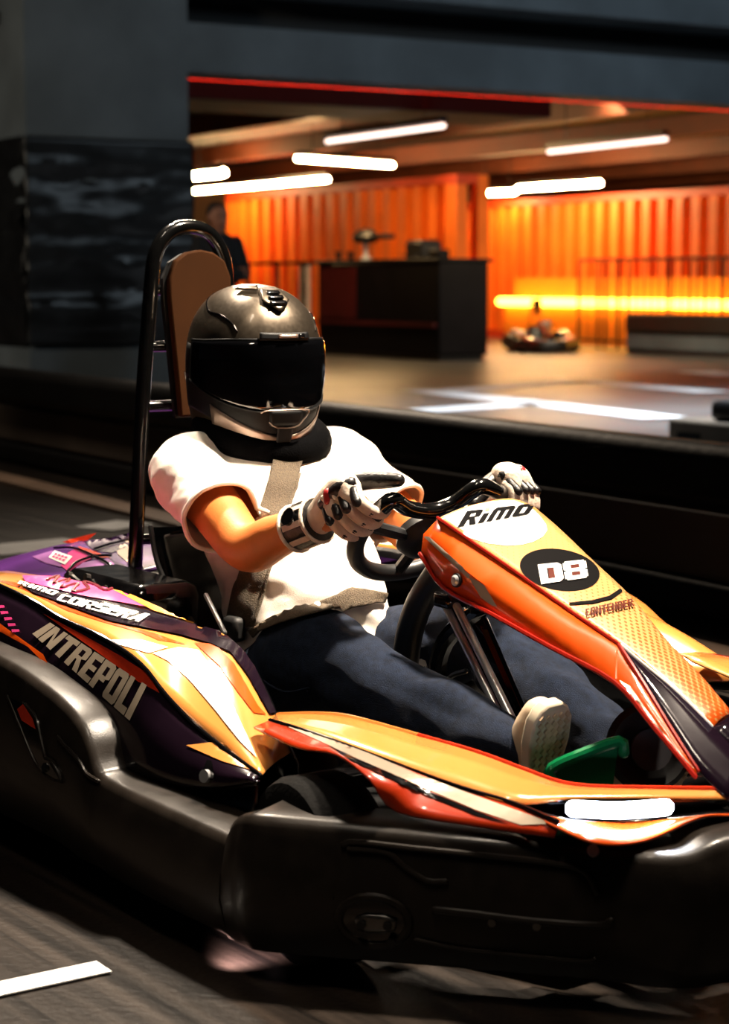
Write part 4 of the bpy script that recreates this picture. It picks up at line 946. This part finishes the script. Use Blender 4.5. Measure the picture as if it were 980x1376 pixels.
# gloves
def glove(c, side, g, label):
    """c grip centre on the rim, side -1 right / +1 left, g rim direction towards the thumb"""
    g = np.array(g) / np.linalg.norm(g); o_ = np.array([0., side, 0]); o_ = o_ - g * (o_ @ g); o_ /= np.linalg.norm(o_)
    aw = np.cross(o_, g) * (1 if side > 0 else -1); 
    if aw[0] < 0: aw = -aw                                        # away from the driver
    wr = wrR if side < 0 else wrL
    fa = (np.array(wr) - (elR if side < 0 else elL)); fa /= np.linalg.norm(fa)
    kn = lambda i: c + g * (.036 - .024 * i) + o_ * (.040 - .003 * abs(i - 1)) + aw * (.012 - .004 * i)
    palm = [limb([np.array(wr) + fa * .01, c + o_ * .030 - aw * .028 + g * .012, c + o_ * .038 + aw * .002 + g * .022], [.031, .030, .021]),
            limb([np.array(wr) + fa * .01, c + o_ * .028 - aw * .030 - g * .012, c + o_ * .036 + aw * .0 - g * .024], [.030, .029, .020]),
            limb([c + o_ * .032 - aw * .03 + g * .02, c + o_ * .030 - aw * .03 - g * .02], [.026, .026])]
    gv = organic('glove', palm, .005, 'glove_white', D, 3); gv['label'] = label
    for i in range(4):
        ln = [.94, 1.04, 1.0, .84][i]; gi = g * (.036 - .024 * i)
        pts = [kn(i) - aw * .012, kn(i) + aw * .010 * ln + o_ * .004, c + gi + o_ * .022 + aw * .044 * ln, c + gi - o_ * .008 + aw * .046 * ln, c + gi - o_ * .030 + aw * .028 * ln, c + gi - o_ * .034 + aw * .008]
        V, Fc = limb(pts, [.0125, .0125, .0118, .0112, .0105, .009], 4, 12); f = obj('finger', V, Fc, 'glove_white', gv, autos=80)
        V, Fc = limb([pts[0] + o_ * .006, pts[1] + o_ * .009 + aw * .004], [.0105, .0095], 3, 10); obj('knuckle_guard', V, Fc, 'glove_black', gv, autos=80)
        V, Fc = limb([pts[2] + o_ * .002 + aw * .003, pts[2] * .5 + pts[3] * .5 + aw * .0035], [.0085, .0075], 3, 10); obj('finger_pad', V, Fc, 'glove_black', gv, autos=80)
    th = [c + o_ * .022 - aw * .034 + g * .018, c + o_ * .004 - aw * .022 + g * .046, c - o_ * .006 - aw * .002 + g * .074, c - o_ * .012 + aw * .014 + g * .096]
    V, Fc = limb([kn(0) - aw * .030 + o_ * .004, kn(1) - aw * .030 + o_ * .008, kn(3) - aw * .028 + o_ * .006], [.013, .015, .012], 4, 12); obj('back_guard', V, Fc, 'glove_black', gv, autos=80)
    for i in (0, 1, 2):
        V, Fc = limb([kn(i) - aw * .034 + o_ * .016 - g * .010, kn(i) - aw * .018 + o_ * .015 - g * .010], [.005, .004], 3, 8); obj('back_strip', V, Fc, 'glove_white', gv, autos=80)
    V, Fc = limb(th, [.018, .017, .0155, .0125], 4, 12); obj('thumb', V, Fc, 'glove_black', gv, autos=80)
    w0 = np.array(wr) - fa * .055; 
    V, Fc = loftVF(rings_tube(cr([w0, w0 + fa * .03, np.array(wr) + fa * .012], 3), [.042] * 4 + [.041] * 3, 20, ends=False)); cf = obj('cuff', V, Fc, 'glove_black', gv, autos=80)
    for d, r in ((0, .0435), (.062, .0425)):
        x = np.cross(fa, ZZ); x /= np.linalg.norm(x); y = np.cross(fa, x)
        tube('cuff_piping', [w0 + fa * d + (x * math.cos(a) + y * math.sin(a)) * r for a in np.arange(20) * 2 * math.pi / 20], .004, 'glove_white', gv, closed=True, n=8)
    x = np.cross(fa, ZZ); x /= np.linalg.norm(x); y = np.cross(fa, x)
    for a in np.arange(0, 2 * math.pi, math.pi / 4):
        n_ = x * math.cos(a) + y * math.sin(a); V, Fc = boxVF(w0 + fa * .032 + n_ * .0425, (.048, .011, .003), (fa, np.cross(fa, n_), n_)); obj('cuff_bar', V, Fc, 'glove_white', gv, smooth=False)
    n_ = -x if (-x)[1] * side > 0 else x
    disc('cuff_badge', w0 + fa * .03 + (n_ * .9 - y * .4) / np.linalg.norm(n_ * .9 - y * .4) * .0435, n_ * .9 - y * .4, .017, .008, 'gloss_black', gv, 16)
    V, Fc = limb([c + o_ * .052 - aw * .028 - g * .008, c + o_ * .050 - aw * .018 - g * .016], [.011, .010]); obj('wrist_patch', V, Fc, 'glove_red', gv, autos=80)
    return gv
aR = math.atan2(-.17, .0); 
glove(hdR, -1, wu * .9 + wy * .25, 'white and black armoured glove on the right hand')
glove(hdL + np.array([0, 0, -.022]), 1, wu * .25 - wy * .9, 'white glove on the left hand at the far grip')

# shoes
def shoe(an, heel, toe, fwd, name_lab=None):
    an, heel, toe = map(np.array, (an, heel, toe)); u = (toe - heel) / np.linalg.norm(toe - heel); n = np.array(fwd, float); n -= u * (n @ u); n /= np.linalg.norm(n); s = np.cross(u, n)
    L = np.linalg.norm(toe - heel); R = []
    up = organic('shoe', [limb([heel + u * .04 - n * .045, heel + u * .10 - n * .05, toe - u * .07 - n * .036, toe - u * .036 - n * .03], [.036, .040, .040, .034]), limb([an, heel + u * .07 - n * .06], [.042, .043])], .006, 'shoe', D, 4)
    sec = [(0, .022), (.015, .031), (.05, .034), (.5, .034), (.72, .044), (.88, .042), (.96, .030), (1, .016)]
    prof_ = [heel + u * L * t + s * w for t, w in sec] + [heel + u * L * t - s * w for t, w in sec[::-1]]
    so = plate('sole', prof_, -n * .024, 'sole', up, bevel=.004)
    V, Fc = [], []
    parts = []
    for i in range(18):
        for j in range(-2, 3):
            t = .06 + i * .05; wlim = np.interp(t, [q[0] for q in sec], [q[1] for q in sec]) - .007
            if abs(j * .014) > wlim: continue
            c = heel + u * L * t + s * (j * .014 + (.007 if i % 2 else 0) * 0) + n * .0015; parts.append(boxVF(c, (.008, .009, .004), ((u + s) / 1.414, (u - s) / 1.414, n)))
    V, Fc = merge(parts); tr = obj('tread', V, Fc, 'beige_plate', up, smooth=False); tr['kind'] = 'stuff'
    for i in range(4):
        c = heel + u * L * (.45 + i * .08) - n * (.096 - i * .008); tube('lace', [c - s * .024 + n * .012, c - n * .004, c + s * .024 + n * .012], .003, 'white_print', up, k=3, n=6)
    V, Fc = limb([an * .75 + (knR if an[1] < 0 else knL) * .25 * 1.0, an], [.034, .036]); obj('sock', V, Fc, 'white_print', up)
    return up
tR = P(748, 946, Y=-.165); hR = np.array([1.165, -.155, .145])
shoe(anR + np.array([.01, 0, -.03]), hR, tR, (1, .02, .02))
shoe(anL + np.array([.0, 0, -.02]), (1.15, .12, .10), (1.27, .10, .31), (1, -.1, -.1))

# standing person in the hall
def standing(p, face, label):
    e = empty('person', p); tag(e, label, 'person'); p = np.array(p, float); f = np.array(face, float); f /= np.linalg.norm(f); s = np.cross(ZZ, f)
    Q = lambda x, y, z: p + f * x + s * y + ZZ * z
    tor = [ering(Q(x, 0, z), f, s, rf, rs) for x, z, rf, rs in [(0, .86, .11, .16), (0, 1.0, .115, .165), (0.01, 1.2, .12, .18), (0, 1.38, .12, .20), (0, 1.46, .08, .15), (0, 1.50, .055, .06)]]
    bd_ = [loftVF(tor), limb([Q(0, 0, 1.45), Q(.01, 0, 1.58)], [.055, .055]), limb([Q(.02, 0, 1.60), Q(.01, 0, 1.68)], [.08, .092]), limb([Q(.095, 0, 1.62), Q(.11, 0, 1.605)], [.013, .016])]
    for k in (-1, 1):
        bd_.append(limb([Q(0, .09 * k, .92), Q(.02, .1 * k, .5), Q(0, .11 * k, .09)], [.095, .065, .045])); bd_.append(limb([Q(-.03, .11 * k, .045), Q(.15, .12 * k, .04)], [.045, .04]))
        bd_.append(limb([Q(0, .19 * k, 1.42), Q(.03, .26 * k, 1.16), Q(.2, .1 * k, 1.14), Q(.19, -.06 * k, 1.17)], [.062, .052, .042, .034])); bd_.append(limb([Q(.0, .098 * k, 1.63), Q(.0, .098 * k, 1.66)], [.014, .014]))
    ob = [organic('body', bd_, .016, 'person_skin', None, 3)]
    jk = [loftVF([ering(np.array(r).mean(0), f, s, .13 + .0 * i, [.18, .185, .2, .215, .17, .08][i]) for i, r in enumerate(tor)])]
    for k in (-1, 1): jk.append(limb([Q(0, .19 * k, 1.42), Q(.03, .26 * k, 1.16), Q(.19, .12 * k, 1.14), Q(.2, .02 * k, 1.155)], [.075, .066, .056, .05]))
    ob.append(organic('jacket', jk, .016, 'dark_cloth', None, 3))
    tr_ = [loftVF([ering(Q(0, 0, z), f, s, .12, .17) for z in (.82, .95)])] + [limb([Q(0, .09 * k, .92), Q(.02, .1 * k, .5), Q(0, .11 * k, .12)], [.105, .078, .064]) for k in (-1, 1)]
    ob.append(organic('trousers', tr_, .016, 'dark_cloth', None, 3))
    ob.append(organic('hair', [limb([Q(-.02, 0, 1.68), Q(-.015, 0, 1.70)], [.098, .096]), limb([Q(-.05, 0, 1.62), Q(-.04, 0, 1.68)], [.07, .08])], .014, 'hair', None, 3))
    for k in (-1, 1):
        ob.append(disc('eye', Q(.096, .034 * k, 1.655), f, .01, .01, 'hair', None, 10)); ob.append(organic('shoe', [limb([Q(-.03, .11 * k, .05), Q(.16, .12 * k, .045)], [.052, .046])], .012, 'dark_cloth', None, 2))
    ob.append(tube('mouth', [Q(.09, -.022, 1.575), Q(.097, 0, 1.572), Q(.09, .022, 1.575)], .004, 'glove_red', None, n=6))
    for j in range(4): ob.append(tube('finger', [Q(.215, .10 + .0 * j, 1.19 - .02 * j), Q(.235, .14, 1.188 - .02 * j), Q(.20, .165, 1.186 - .02 * j)], .010, 'person_skin', None, k=2, n=6))
    for o in ob: o.parent = e; o.matrix_parent_inverse = Matrix.Translation(-Vector(e.location))
    return e
ps = P(293, 380, D=17.6); ps[2] = 0
standing(ps, -VH * .8 + RT * .6, 'person in dark clothes standing with folded arms beside the column')

# ================================================================== parked kart, a second one of the same kind
def copy_tree(o, parent=None):
    c = o.copy(); COL.objects.link(c)
    if parent: c.parent = parent
    for ch_ in list(o.children):
        if ch_.type != 'LIGHT' and not ch_.name.startswith(('seat_belt', 'lap_belt')): copy_tree(ch_, c)
    return c
K2 = copy_tree(K); k2p = G(722, 472); K2.location = tuple(k2p); K2.rotation_euler = (0, 0, math.radians(-30)); K2.scale = (.72, .72, .72)
tag(K2, 'orange kart parked empty by the yellow light line', 'kart')
for o in K2.children_recursive:
    if o.name.startswith('headlight_led'): o.material_slots[0].link = 'OBJECT'; o.material_slots[0].material = MATS['lens']
K['group'] = K2['group'] = 'karts'
